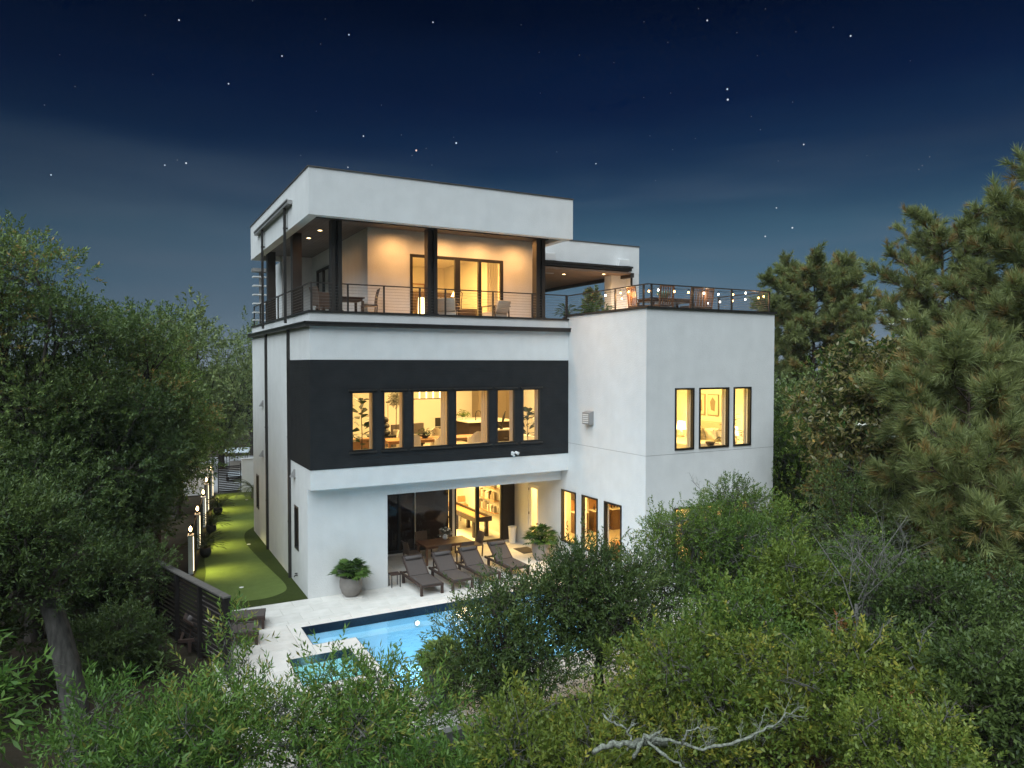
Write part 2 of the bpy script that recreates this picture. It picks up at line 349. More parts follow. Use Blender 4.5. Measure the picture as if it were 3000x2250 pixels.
# ================================================================== mesh helpers
class MB:
    def __init__(s): s.v, s.f = [], []

    def add(s, vs, fs):
        b = len(s.v); s.v += [tuple(q) for q in vs]; s.f += [tuple(i + b for i in q) for q in fs]; return s

    def box(s, x0, x1, y0, y1, z0, z1):
        v = [(x0, y0, z0), (x1, y0, z0), (x1, y1, z0), (x0, y1, z0), (x0, y0, z1), (x1, y0, z1), (x1, y1, z1), (x0, y1, z1)]
        return s.add(v, [(0, 3, 2, 1), (4, 5, 6, 7), (0, 1, 5, 4), (1, 2, 6, 5), (2, 3, 7, 6), (3, 0, 4, 7)])

    def obox(s, c, sx, sy, sz, mtx):
        v = [Vector(c) + mtx @ Vector((a * sx / 2, b * sy / 2, d * sz / 2)) for a, b, d in
             ((-1, -1, -1), (1, -1, -1), (1, 1, -1), (-1, 1, -1), (-1, -1, 1), (1, -1, 1), (1, 1, 1), (-1, 1, 1))]
        return s.add(v, [(0, 3, 2, 1), (4, 5, 6, 7), (0, 1, 5, 4), (1, 2, 6, 5), (2, 3, 7, 6), (3, 0, 4, 7)])

    def bar(s, p, q, w, h):
        p, q = Vector(p), Vector(q); d = q - p
        x = d.normalized(); up = Vector((0, 0, 1)) if abs(x.z) < 0.99 else Vector((0, 1, 0))
        y = up.cross(x).normalized(); z = x.cross(y)
        m = Matrix((x, y, z)).transposed()
        return s.obox((p + q) / 2, d.length, w, h, m)

    def tube(s, pts, rad, n=6, cap=True):
        pts = [Vector(p) for p in pts]; k = len(pts)
        rad = rad if isinstance(rad, (list, tuple)) else [rad] * k
        b = len(s.v); prev = None
        for i, p in enumerate(pts):
            d = (pts[min(i + 1, k - 1)] - pts[max(i - 1, 0)]).normalized()
            a = prev if prev is not None else (Vector((1, 0, 0)) if abs(d.x) < 0.9 else Vector((0, 1, 0)))
            a = a - d * a.dot(d)
            if a.length < 1e-4: a = d.orthogonal()
            a.normalize(); prev = a; c = d.cross(a)
            for j in range(n):
                t = 2 * PI * j / n
                s.v.append(tuple(p + (a * math.cos(t) + c * math.sin(t)) * rad[i]))
        for i in range(k - 1):
            for j in range(n):
                s.f.append((b + i * n + j, b + i * n + (j + 1) % n, b + (i + 1) * n + (j + 1) % n, b + (i + 1) * n + j))
        if cap:
            s.f.append(tuple(b + j for j in reversed(range(n)))); s.f.append(tuple(b + (k - 1) * n + j for j in range(n)))
        return s

    def lathe(s, prof, n=20, c=(0, 0, 0), cap=True):
        b = len(s.v); k = len(prof)
        for r, z in prof:
            for j in range(n):
                t = 2 * PI * j / n
                s.v.append((c[0] + r * math.cos(t), c[1] + r * math.sin(t), c[2] + z))
        for i in range(k - 1):
            for j in range(n):
                s.f.append((b + i * n + j, b + i * n + (j + 1) % n, b + (i + 1) * n + (j + 1) % n, b + (i + 1) * n + j))
        if cap:
            s.f.append(tuple(b + j for j in reversed(range(n)))); s.f.append(tuple(b + (k - 1) * n + j for j in range(n)))
        return s

    def poly(s, pts, z0, z1):
        n = len(pts)
        v = [(x, y, z0) for x, y in pts] + [(x, y, z1) for x, y in pts]
        return s.add(v, [tuple(reversed(range(n))), tuple(range(n, 2 * n))] + [(i, (i + 1) % n, n + (i + 1) % n, n + i) for i in range(n)])

    def wall(s, axis, a0, a1, u0, u1, z0, z1, holes=()):
        us = sorted({u0, u1, *[q for h in holes for q in h[:2] if u0 < q < u1]})
        zs = sorted({z0, z1, *[q for h in holes for q in h[2:] if z0 < q < z1]})
        def solid(i, j):
            if not (0 <= i < len(us) - 1 and 0 <= j < len(zs) - 1): return False
            cu, cz = (us[i] + us[i + 1]) / 2, (zs[j] + zs[j + 1]) / 2
            return not any(h[0] < cu < h[1] and h[2] < cz < h[3] for h in holes)
        P = (lambda u, a, z: (u, a, z)) if axis == 'y' else (lambda u, a, z: (a, u, z))
        for i in range(len(us) - 1):
            for j in range(len(zs) - 1):
                if not solid(i, j): continue
                A, B, C, D = us[i], us[i + 1], zs[j], zs[j + 1]
                s.add([P(A, a0, C), P(B, a0, C), P(B, a0, D), P(A, a0, D)], [(0, 1, 2, 3)])
                s.add([P(A, a1, C), P(B, a1, C), P(B, a1, D), P(A, a1, D)], [(3, 2, 1, 0)])
                if not solid(i - 1, j): s.add([P(A, a0, C), P(A, a1, C), P(A, a1, D), P(A, a0, D)], [(0, 1, 2, 3)])
                if not solid(i + 1, j): s.add([P(B, a0, C), P(B, a1, C), P(B, a1, D), P(B, a0, D)], [(0, 1, 2, 3)])
                if not solid(i, j - 1): s.add([P(A, a0, C), P(B, a0, C), P(B, a1, C), P(A, a1, C)], [(0, 1, 2, 3)])
                if not solid(i, j + 1): s.add([P(A, a0, D), P(B, a0, D), P(B, a1, D), P(A, a1, D)], [(0, 1, 2, 3)])
        return s

    def mesh(s, name, m=None, smooth=False):
        me = bpy.data.meshes.new(name); me.from_pydata(s.v, [], s.f)
        if m is not None: me.materials.append(m)
        if smooth:
            for p in me.polygons: p.use_smooth = True
        me.update(); return me

    def build(s, name, m, parent=None, loc=(0, 0, 0), rz=0.0, smooth=False):
        return link(name, s.mesh(name, m, smooth), parent, loc, rz)


def link(name, me, parent=None, loc=(0, 0, 0), rz=0.0):
    o = bpy.data.objects.new(name, me); COL.objects.link(o)
    o.location = loc; o.rotation_euler = (0, 0, rz)
    if parent is not None: o.parent = parent
    return o


def tag(o, label, cat, group=None, kind=None):
    o['label'] = label; o['category'] = cat
    if group: o['group'] = group
    if kind: o['kind'] = kind
    return o


def thing(name, label, cat, loc=(0, 0, 0), rz=0.0, group=None):
    return tag(link(name, None, None, loc, rz), label, cat, group)


def struct(o, label=None):
    o['kind'] = 'structure'
    if label: o['label'] = label
    return o


def dup(root, loc, rz, label, scale=None):
    def cp(o, par):
        c = o.copy(); COL.objects.link(c)
        if par is not None: c.parent = par
        for ch in o.children: cp(ch, c)
        return c
    r = cp(root, None); r.location = loc; r.rotation_euler = (0, 0, rz); r['label'] = label
    if scale: r.scale = scale
    return r


def lamp(kind, name, loc, power, color=(1, 0.68, 0.34), size=0.5, aim=None, parent=None, spot=None, blend=0.6, size_y=None):
    d = bpy.data.lights.new(name, kind); d.energy = power; d.color = color
    if kind == 'AREA':
        d.size = size
        if size_y: d.shape = 'RECTANGLE'; d.size_y = size_y
    else: d.shadow_soft_size = size
    if kind == 'SPOT': d.spot_size = R(spot); d.spot_blend = blend
    o = bpy.data.objects.new(name, d); COL.objects.link(o); o.location = loc
    if aim is not None: o.rotation_euler = Vector(aim).to_track_quat('-Z', 'Y').to_euler()
    if parent is not None: o.parent = parent
    return o


# ---- foliage: many leaf-sized faces built with numpy
def npmesh(name, verts, nv, mats, tint=None, midx=None):
    """verts (N,3); faces are consecutive runs of nv vertices"""
    me = bpy.data.meshes.new(name)
    nf = len(verts) // nv
    me.vertices.add(len(verts)); me.vertices.foreach_set('co', np.ascontiguousarray(verts, np.float32).ravel())
    me.loops.add(len(verts)); me.loops.foreach_set('vertex_index', np.arange(len(verts), dtype=np.int32))
    me.polygons.add(nf); me.polygons.foreach_set('loop_start', np.arange(0, len(verts), nv, dtype=np.int32))
    if midx is not None: me.polygons.foreach_set('material_index', np.ascontiguousarray(midx, np.int32))
    if tint is not None:
        a = me.attributes.new('tint', 'FLOAT', 'POINT'); a.data.foreach_set('value', np.ascontiguousarray(np.clip(tint, 0, 1), np.float32))
    for m in mats: me.materials.append(m)
    me.update(calc_edges=True)
    return me


def unit(v): return v / (np.linalg.norm(v, axis=-1, keepdims=True) + 1e-9)


def frames(d, rng):
    """rotation matrices whose third column is d, with random roll"""
    d = unit(d); a = rng.normal(size=d.shape); a = unit(a - d * (a * d).sum(-1, keepdims=True)); b = np.cross(d, a)
    return np.stack([a, b, d], axis=-1)


def spray(rng, n, Ls, ll, lw, amin=25, amax=75, bend=0.15):
    out = []
    for i in range(n):
        t = (i + 0.5) / n
        az = i * 2.4 + rng.uniform(-.5, .5); a = R(rng.uniform(amin, amax)) * (1 - .35 * t)
        d = np.array([math.sin(a) * math.cos(az), math.sin(a) * math.sin(az), math.cos(a)])
        base = np.array([bend * Ls * t * t, 0, Ls * t])
        side = np.cross(d, rng.normal(size=3)); side /= np.linalg.norm(side) + 1e-9
        l = ll * rng.uniform(.7, 1.25); w = lw * rng.uniform(.75, 1.2)
        out += [base, base + d * l * .45 + side * w / 2, base + d * l, base + d * l * .45 - side * w / 2]
    return np.array(out)


def tuft(rng, n, ax, ll, w):
    out = []
    for i in range(n):
        t = rng.uniform(0, 1); az = rng.uniform(0, 2 * PI); a = R(rng.uniform(18, 75) * (1.05 - .55 * t))
        d = np.array([math.sin(a) * math.cos(az), math.sin(a) * math.sin(az), math.cos(a) ])
        base = np.array([0, 0, ax * t]); side = np.cross(d, rng.normal(size=3)); side /= np.linalg.norm(side) + 1e-9
        l = ll * rng.uniform(.75, 1.1)
        tip = base + d * l + np.array([0, 0, -0.0])
        out += [base - side * w / 2, base + side * w / 2, tip]
    return np.array(out)


def scatter(templates, pos, dirs, scale, rng, tint_c, nv, jitter=0.35):
    V, T = [], []
    k = rng.integers(0, len(templates), len(pos)); Fm = frames(dirs, rng)
    for i, tp in enumerate(templates):
        s = np.nonzero(k == i)[0]
        if not len(s): continue
        v = np.einsum('nij,mj->nmi', Fm[s], tp) * scale[s][:, None, None] + pos[s][:, None, :]
        nl = len(tp) // nv
        t = tint_c[s][:, None] + rng.uniform(-jitter, jitter, (len(s), nl))
        T.append(np.repeat(t, nv, axis=1).ravel()); V.append(v.reshape(-1, 3))
    return np.concatenate(V), np.concatenate(T)


LEAF = {  # leaves per spray, spray length, leaf length, leaf width, spread
    'oak': (15, .32, .082, .036), 'small': (17, .28, .060, .029), 'willow': (15, .40, .112, .028),
    'coarse': (15, .42, .120, .052), 'far': (13, .62, .20, .10), 'mag': (11, .20, .20, .085), 'narrow': (16, .34, .092, .030)}
SPR = {}


def sprays(kind):
    if kind not in SPR:
        rng = np.random.default_rng(hash_(kind)); n, Ls, ll, lw = LEAF[kind]
        SPR[kind] = [spray(rng, n, Ls, ll, lw, 30 if kind != 'mag' else 45, 78 if kind != 'mag' else 95, .25) for _ in range(7)]
    return SPR[kind]


def hash_(s): return sum((i + 1) * ord(c) for i, c in enumerate(s))


def limb(mb, p0, p1, r0, r1, rng, seg=4, sag=0.0, wob=0.08, n=5):
    p0, p1 = np.array(p0), np.array(p1); Ln = np.linalg.norm(p1 - p0); pts = []; rr = []
    for i in range(seg + 1):
        t = i / seg
        q = p0 + (p1 - p0) * t + np.array([0, 0, 1]) * sag * Ln * math.sin(PI * t) * (1 - t * .4)
        if 0 < i < seg: q = q + rng.normal(size=3) * wob * Ln / seg
        pts.append(q); rr.append(r0 + (r1 - r0) * t)
    mb.tube(pts, rr, n, cap=False)
    return pts


def tree(label, c, rad, leaf, material, seed, nclump=24, per=60, clump=0.42, base=None, trunk_r=0.14, bark='bark', group=None, name='oak_tree',
         top=0.0, droop=0.0, twigs=0.25, ground=None, cat='tree', bare=0, open_=0.0, trunk=True, dens=.80):
    """tapered trunk and limbs; crown of leaf sprays spread through uneven clumps"""
    rng = np.random.default_rng(seed); c = np.array(c, float); rad = np.array(rad, float)
    g = ground if ground is not None else (0.0 if c[1] > -9 else -1.1)
    if base is None: base = (c[0] + rng.uniform(-.3, .3), c[1] + rng.uniform(-.3, .3), g)
    base = np.array(base, float)
    root = thing(name, label, cat, tuple(base), 0, group); nclump = int(nclump * 1.1); per = int(per * dens)
    cl = c - base
    rad0 = rad.copy(); rad = np.maximum(rad - clump * rad.mean() * .62, rad * .45)
    lob = unit(rng.normal(size=(7, 3))); amp = rng.uniform(-.38, .34, 7)
    cc = []
    tries = 0
    while len(cc) < nclump and tries < nclump * 40:
        tries += 1
        d = unit(rng.normal(size=3)); rr_ = rng.uniform(0.15, 1) ** 0.45
        q = d * rr_
        if q[2] < -0.75: continue
        q = q * rad * (1 + rng.uniform(-.10, .14) + (amp * np.maximum(lob @ d, 0) ** 3).sum()) + cl
        sp = clump * rad0.min() * (.8 if tries < nclump * 20 else .35)
        if all(np.linalg.norm(q - o) > sp for o in cc): cc.append(q)
    cc = np.array(cc); K = len(cc)
    cr_ = clump * rad0.mean() * rng.uniform(.45, 1.08, K)
    ct = rng.uniform(.05, .85, K)
    P, D, T, Sc, O = [], [], [], [], []
    for i in range(K):
        m = max(6, int(per * (cr_[i] / (clump * rad0.mean())) ** 2 * rng.uniform(1 - open_, 1.0 + open_ * .3)))
        d = unit(rng.normal(size=(m, 3)) + np.array([0, 0, .30])); r_ = rng.uniform(.15, 1.0, (m, 1)) ** .5
        sq = np.array([1.08, 1.08, .62])
        P.append(cc[i] + d * r_ * cr_[i] * sq); D.append(unit(d + np.array([0, 0, .35 - droop]) + rng.normal(size=(m, 3)) * .35))
        T.append(np.full(m, ct[i]) + rng.normal(size=m) * .12); Sc.append(rng.uniform(.75, 1.25, m)); O.append(np.full(m, i))
    if top:      # loose leading shoots that break the outline
        m = int(top); j = rng.integers(0, K, m); d = unit(rng.normal(size=(m, 3)) * .6 + np.array([0, 0, 1]))
        P.append(cc[j] + d * cr_[j][:, None] * rng.uniform(1.0, 1.45, (m, 1))); D.append(d); T.append(ct[j] + .15); Sc.append(rng.uniform(.8, 1.2, m)); O.append(j)
    P, D, T, Sc, O = map(np.concatenate, (P, D, T, Sc, O))
    V, t = scatter(sprays(leaf), P, D, Sc, rng, T, 4)
    V4 = V.reshape(-1, 4, 3)          # leaves lie towards the light, as they grow
    mid = (V4[:, 1] + V4[:, 3]) / 2; wd = np.linalg.norm(V4[:, 1] - V4[:, 3], axis=1, keepdims=True); ax_ = V4[:, 2] - V4[:, 0]
    sd4 = unit(np.cross(np.array([0, 0, 1.0]) + rng.normal(size=mid.shape) * .5, ax_)); V4[:, 1] = mid + sd4 * wd / 2; V4[:, 3] = mid - sd4 * wd / 2
    V = V4.reshape(-1, 3)
    link('crown', npmesh('crown', V, 4, [M[material]], t), root)
    mb = MB()
    fork = np.array([0, 0, 0]) + (cl - 0) * np.array([.75, .75, .0]) + np.array([0, 0, max(.3, cl[2] - rad[2] * .75)])
    tp = limb(mb if trunk else MB(), (0, 0, -.2), fork, trunk_r * 1.25, trunk_r * .8, rng, 5, 0, .10, 8)
    for i in range(K):
        p0 = fork + (cl - fork) * rng.uniform(0, .5)
        pts = limb(mb, fork if rng.random() < .5 else tp[-2] * .3 + fork * .7, cc[i], trunk_r * rng.uniform(.28, .5), trunk_r * .07 + .006, rng, 5, rng.uniform(-.05, .12), .22)
    if twigs:
        s = np.nonzero(rng.random(len(P)) < twigs)[0]
        for q in s:
            v_ = P[q] - cc[O[q]]; mb.tube([cc[O[q]] + v_ * .35 + rng.normal(size=3) * .30 * cr_[O[q]], cc[O[q]] + v_ * .7 + rng.normal(size=3) * .06, P[q] + D[q] * .12], [.008, .006, .003], 3, cap=False)
    link('trunk', mb.mesh('trunk', M[bark], True), root)
    if bare:      # leafless grey twigs among the leaves
        mt_ = MB()
        for q in range(bare):
            i = rng.integers(0, K); d = unit(rng.normal(size=3) + np.array([0, 0, .5]))
            branchlet(mt_, cc[i] + d * cr_[i] * .65, d, rng.uniform(.6, 1.0) * cr_[i] * 1.35, .011, rng, 3)
        link('bare_twig', mt_.mesh('bare_twig', M['bark_grey'], True), root)['kind'] = 'stuff'
    return root


def branchlet(mb, p, d, Ln, r, rng, depth):
    p = np.array(p); d = np.array(d); q = p + d * Ln * .5 + rng.normal(size=3) * Ln * .06; e = q + unit(d + rng.normal(size=3) * .3) * Ln * .5
    mb.tube([p, q, e], [r, r * .75, r * .4], 4, cap=False)
    if depth > 0:
        for b in (p * .4 + q * .6, q, q * .4 + e * .6):
            if rng.random() < .85: branchlet(mb, b, unit(d + rng.normal(size=3) * .65), Ln * rng.uniform(.45, .7), r * .55, rng, depth - 1)


def pine(label, base, h, z0, rad, seed, needle=.28, nb=34, lean=(0, 0), group=None, flat=1.0, mats=('needle', 'needle_brown'), nn=46, w=.013, dens=1.0, profile='dome', tr=.2):
    rng = np.random.default_rng(seed)
    root = thing('pine_tree', label, 'tree', base, 0, group)
    nn = int(nn * .8); tp = [tuft(rng, nn, .22, needle, w * 1.4) for _ in range(5)]
    mb = MB(); P, D, T = [], [], []
    ln = np.array([lean[0], lean[1], 0.])
    ax = lambda z: np.array([0, 0, z]) + ln * (z / h) + np.array([.15 * math.sin(z * .7), .12 * math.cos(z * .55), 0])
    mb.tube([ax(z) for z in np.linspace(-.2, h - .3, 12)], [tr * (1 - .85 * i / 11) for i in range(12)], 8, cap=False)
    for b in range(nb):
        f = (b + rng.uniform(0, 1)) / nb; z = z0 + (h - z0) * f
        if profile == 'dome': Lb = rad * (math.sin(PI * (0.16 + .74 * f)) ** .6) * rng.uniform(.6, 1.1)
        else: Lb = rad * (1 - f * .75) * rng.uniform(.6, 1.1)
        az = b * 2.4 + rng.uniform(-.5, .5); up = -.05 + .55 * f + rng.uniform(-.1, .2)
        d = unit(np.array([math.cos(az), math.sin(az), up])); p0 = ax(z)
        pts = [p0 + d * Lb * t + np.array([0, 0, .16 * Lb * t * t]) + rng.normal(size=3) * .04 * Lb * (t > 0) for t in (0, .33, .66, 1)]
        mb.tube(pts, [tr * .3 * (1 - .5 * f), tr * .2 * (1 - .5 * f), .018, .010], 5, cap=False)
        ns = max(5, int(Lb * 9 * dens))
        for k in range(ns):
            t = rng.uniform(.22, 1); i = min(2, int(t * 3)); q = pts[i] + (pts[i + 1] - pts[i]) * (t * 3 - i)
            e = unit(d * .8 + rng.normal(size=3) * .55 + np.array([0, 0, .45])); l2 = rng.uniform(.25, .8) * (.5 + .3 * Lb / rad)
            tip = q + e * l2
            mb.tube([q, (q + tip) / 2 - np.array([0, 0, .05 * l2]), tip], [.012, .009, .006], 3, cap=False)
            nt_ = 3
            for m in range(nt_):
                P.append(tip - e * l2 * .35 * m + rng.normal(size=3) * .05); D.append(unit(e + np.array([0, 0, .25]) + rng.normal(size=3) * .35)); T.append(rng.uniform(.1, .9))
        P.append(pts[-1]); D.append(unit(d + np.array([0, 0, .5]))); T.append(.6)
    for m in range(4): P.append(ax(h - .25) + rng.normal(size=3) * .12); D.append(unit(np.array([0, 0, 1.]) + rng.normal(size=3) * .25)); T.append(.7)
    P, D, T = np.array(P), np.array(D), np.array(T)
    V, t = scatter(tp, P, D, rng.uniform(.8, 1.2, len(P)), rng, T, 3, .3)
    mi = np.repeat((rng.random(len(P)) < .15).astype(int), nn)[:len(V) // 3]
    link('crown', npmesh('crown', V, 3, [M[m] for m in mats], t, mi), root)
    link('trunk', mb.mesh('trunk', M['pinebark'], True), root)
    return root


# ================================================================== SETTING: terrain, pool deck, lawn
def terrain():
    xs = [-900, -300, -120, -60, -40, -30, -24, -18, -14, -10, -7, -5, -4, -3.3, -2.2, -1, 0, 2, 4, 6, 8.3, 10, 12, 15.43, 18, 22, 28, 36, 50, 80, 160, 400, 900]
    ys = [-900, -200, -80, -50, -40, -32, -26, -22, -18, -15, -13, -11, -9.9, -9.41, -7.7, -5, -3, -1.6, 0.5, 4.3, 8, 11.4, 16, 22.2, 26, 34, 50, 80, 140, 300, 900]
    rng = np.random.default_rng(4)
    mb = MB(); idx = {}
    for i, x in enumerate(xs):
        for j, y in enumerate(ys):
            z = -0.06 if y > -9.6 else -1.12
            if x > 12 and y > -9.6: z = -0.06 - min(.5, (x - 12) * .03)
            if not (-3.4 < x < 16 and y > -9.6) and abs(x) < 300 and not (-4 < x < 10 and y < 34): z += rng.uniform(-.12, .12)
            if abs(x) > 500 or abs(y) > 500: z = -3
            idx[i, j] = len(mb.v); mb.v.append((x, y, z))
    for i in range(len(xs) - 1):
        for j in range(len(ys) - 1):
            if -2.3 < xs[i] and xs[i + 1] <= 8.3 and -7.8 < ys[j] and ys[j + 1] <= -1.6: continue
            mb.f.append((idx[i, j], idx[i + 1, j], idx[i + 1, j + 1], idx[i, j + 1]))
    return struct(mb.build('ground', M['soil']), 'dark leaf litter ground under the trees around the house')


terrain()

# stars: tiny far lights, in the directions in which the photograph shows them
STARS = [(0.0627,0.9181,0.3913,2.0),(0.2486,0.8822,0.4,2.0),(0.3416,0.8414,0.4187,2.0),(0.1751,0.912,0.3709,2.0),(0.1171,0.9349,0.3351,2.0),(0.2204,0.8836,0.4132,1.0),(0.2176,0.8957,0.3877,1.0),(0.0361,0.9421,0.3335,1.0),(-0.0415,0.9503,0.3086,1.0),(-0.071,0.9559,0.2851,1.0),(-0.0549,0.9399,0.337,0.7),(0.2183,0.9235,0.3155,1.0),(0.2943,0.8977,0.3278,1.0),(0.2761,0.9159,0.2912,2.0),(0.3213,0.8999,0.2949,1.0),(0.3876,0.8758,0.2876,3.0),(0.3409,0.8982,0.2774,3.2),(0.3364,0.9018,0.2712,1.0),(0.203,0.943,0.2636,1.0),(0.0488,0.97,0.2381,1.5),(0.0624,0.9674,0.2453,1.0),(0.072,0.9674,0.2429,2.5),(-0.0673,0.9746,0.2134,1.5),(0.2602,0.9317,0.2533,1.5),(0.3615,0.8952,0.2605,1.0),(0.3838,0.8752,0.2944,0.7),(0.3525,0.8928,0.2803,0.7),(0.1395,0.8962,0.4212,1.0),(0.0284,0.9204,0.39,0.6),(0.6224,0.6662,0.4108,2.2),(0.611,0.669,0.4233,0.8),(0.5646,0.7131,0.4157,0.8),(0.6517,0.6474,0.3951,0.7),(0.7245,0.5709,0.3863,1.0),(0.7394,0.5591,0.3751,2.0),(0.6987,0.6012,0.3878,0.7),(0.6675,0.6186,0.4145,0.7),(0.4394,0.7951,0.4181,1.0),(0.4651,0.7949,0.3896,1.0),(0.5086,0.7698,0.3856,1.0),(0.546,0.7487,0.376,0.7),(0.5931,0.7027,0.3929,0.7),(0.6602,0.6709,0.3377,2.5),(0.6635,0.6733,0.3263,3.0),(0.7173,0.621,0.3159,1.0),(0.6881,0.6583,0.3052,1.0),(0.699,0.6539,0.2895,1.0),(0.5848,0.7383,0.3362,0.8),(0.6097,0.7165,0.3389,0.7),(0.4752,0.8092,0.3456,0.6),(0.6001,0.7446,0.2922,0.8),(0.6443,0.7094,0.2858,0.8),(0.7369,0.6206,0.2679,2.0),(0.6254,0.7304,0.2746,0.8),(0.505,0.8174,0.2774,0.9),(0.55,0.793,0.262,1.8),(0.7211,0.6454,0.252,0.8),(0.8225,0.5164,0.2385,1.2),(0.8203,0.5237,0.2299,0.9),(0.8192,0.5271,0.2261,1.1),(0.6151,0.7515,0.2386,0.9),(0.7295,0.6551,0.1967,1.5),(0.7457,0.6439,0.1714,2.6),(0.7253,0.6688,0.1628,2.0),(0.6472,0.743,0.1708,0.8),(0.6758,0.6379,0.3693,0.5),(0.7852,0.5171,0.3407,0.5),(0.7842,0.5689,0.2478,0.6),(-0.0404,0.9926,0.1143,1.2)]
for nm_, mt_, test in (('bright_stars', 'star', lambda i, b: b >= 1.5 and i != 16), ('faint_stars', 'star_dim', lambda i, b: b < 1.5), ('orange_star', 'star_red', lambda i, b: i == 16)):
    mb = MB()
    for i, (x, y, z, b) in enumerate(STARS):
        if not test(i, b): continue
        r = 3000 / 728 * (0.36 + 0.27 * b) * .70
        c = Vector((-5.23, -23.2, 7.6)) + Vector((x, y, z)) * 3000
        mb.lathe([(r * math.sin(PI * k / 6), -r * math.cos(PI * k / 6)) for k in range(7)], 8, tuple(c))
    o = mb.build(nm_, M[mt_]); o['kind'] = 'stuff'; o['label'] = 'small points of starlight scattered over the night sky'

# deck base and pavers
deck = struct(MB().box(-3.3, 9.64, -1.62, .48, -.3, -.022).box(2.69, 9.64, .48, 4.24, -.3, -.022).box(-3.3, -2.02, -9.36, -1.62, -.3, -.022)
              .box(8.28, 9.64, -9.36, -1.62, -.3, -.022).box(9.64, 14.2, -9.36, -4.68, -.3, -.022).box(-2.02, 8.28, -9.36, -7.68, -.3, -.022).build('pool_deck', M['grout']), 'pale travertine pool deck')
PW, PL = .61, .914
pav_mesh = {}


def paver(x0, x1, y0, y1, par, m='travertine', nm='paver'):
    g = .003
    k = (round(x1 - x0, 3), round(y1 - y0, 3), m)
    if k not in pav_mesh:
        a, b = k[0] / 2 - g, k[1] / 2 - g; e = .006
        mb = MB(); v = [(-a, -b, -.02), (a, -b, -.02), (a, b, -.02), (-a, b, -.02), (-a, -b, -e), (a, -b, -e), (a, b, -e), (-a, b, -e),
                        (-a + e, -b + e, 0), (a - e, -b + e, 0), (a - e, b - e, 0), (-a + e, b - e, 0)]
        mb.add(v, [(0, 1, 5, 4), (1, 2, 6, 5), (2, 3, 7, 6), (3, 0, 4, 7), (4, 5, 9, 8), (5, 6, 10, 9), (6, 7, 11, 10), (7, 4, 8, 11), (8, 9, 10, 11)])
        pav_mesh[k] = mb.mesh(nm, M[m])
    return link(nm, pav_mesh[k], par, ((x0 + x1) / 2, (y0 + y1) / 2, 0))


def pave(x0, x1, y0, y1):
    j = 0; y = y1
    while y > y0 + .02:
        ya = max(y - PW, y0); x = x0 - (PL / 2 if j % 2 else 0)
        while x < x1 - .02:
            xa, xb = max(x, x0), min(x + PL, x1)
            if xb - xa > .04: paver(xa, xb, ya, y, deck)
            x += PL
        y = ya; j += 1


pave(-3.3, 9.64, -1.62, .48); pave(2.69, 9.64, .48, 4.24); pave(-3.3, -2.02, -9.36, -1.62)
pave(8.28, 9.64, -9.36, -1.62); pave(-2.02, 8.28, -9.36, -7.68); pave(9.64, 14.2, -9.36, -4.68)


def coping(x0, x1, y0, y1, par):
    along = 'x' if (x1 - x0) > (y1 - y0) else 'y'; a, b = (x0, x1) if along == 'x' else (y0, y1)
    n = max(1, round((b - a) / .61))
    for i in range(n):
        p, q = a + (b - a) * i / n, a + (b - a) * (i + 1) / n
        if along == 'x': paver(p, q, y0, y1, par, 'coping', 'coping_stone')
        else: paver(x0, x1, p, q, par, 'coping', 'coping_stone')


# pool, with the spa set into its left end
pool = struct(MB().box(-2.02, 8.28, -7.68, -1.62, -1.75, -1.45)
              .box(-.96, 8.1, -2.0, -1.82, -1.45, -.03).box(7.9, 8.1, -7.5, -2.0, -1.45, -.03).box(.42, 8.1, -7.5, -7.3, -1.45, -.03)
              .box(.22, .42, -7.3, -6.4, -1.45, -.03).box(.22, .42, -6.4, -3.6, -1.45, -.03).box(-.96, .22, -3.7, -3.5, -1.45, -.03).box(-.96, -.76, -3.5, -2.0, -1.45, -.03)
              .build('pool_basin', M['plaster']), 'pale blue plastered swimming pool basin')
MB().box(-.76, 7.9, -2.46, -2.0, -1.45, -.45).box(-.76, -.36, -3.5, -2.46, -1.45, -.45).box(-.36, .0, -3.5, -2.46, -1.45, -.85).build('ledge', M['plaster'], pool)
MB().box(-.757, 7.897, -2.012, -2.003, -.26, -.005).box(-.757, -.748, -3.49, -2.015, -.26, -.005).box(-.745, .41, -3.497, -3.488, -.26, -.005).box(7.888, 7.897, -7.29, -2.015, -.26, -.005) \
    .box(.421, .43, -7.29, -3.5, -.45, -.005).box(.435, 7.885, -7.297, -7.288, -.26, -.005).build('waterline_tile', M['mosaic'], pool)
spa = struct(MB().box(-1.75, .22, -6.2, -4.0, -1.1, -.95).box(-1.75, -1.55, -6.2, -4.0, -.95, -.03).box(.05, .22, -6.2, -4.0, -.95, -.03).box(-1.55, .05, -4.2, -4.0, -.95, -.03)
             .box(-1.55, .05, -6.2, -6.0, -.95, -.03).box(-1.55, .05, -4.6, -4.2, -.95, -.5).box(-1.55, -1.15, -6.0, -4.6, -.95, -.5).build('spa_basin', M['plaster_spa']), 'turquoise spa basin beside the pool')
MB().box(-1.547, .047, -4.212, -4.203, -.22, -.005).box(-1.547, -1.538, -5.99, -4.215, -.22, -.005).box(.038, .047, -5.99, -4.215, -.22, -.005).box(-1.53, .03, -5.997, -5.988, -.22, -.005).build('waterline_tile', M['mosaic'], spa)
struct(MB().add([(-.75, -2.013, -.13), (7.887, -2.013, -.13), (7.887, -7.286, -.13), (.432, -7.286, -.13), (.432, -3.487, -.13), (-.747, -3.487, -.13)], [(5, 4, 3, 2, 1, 0)]).build('pool_water', M['water']), 'clear blue lit water in the swimming pool')
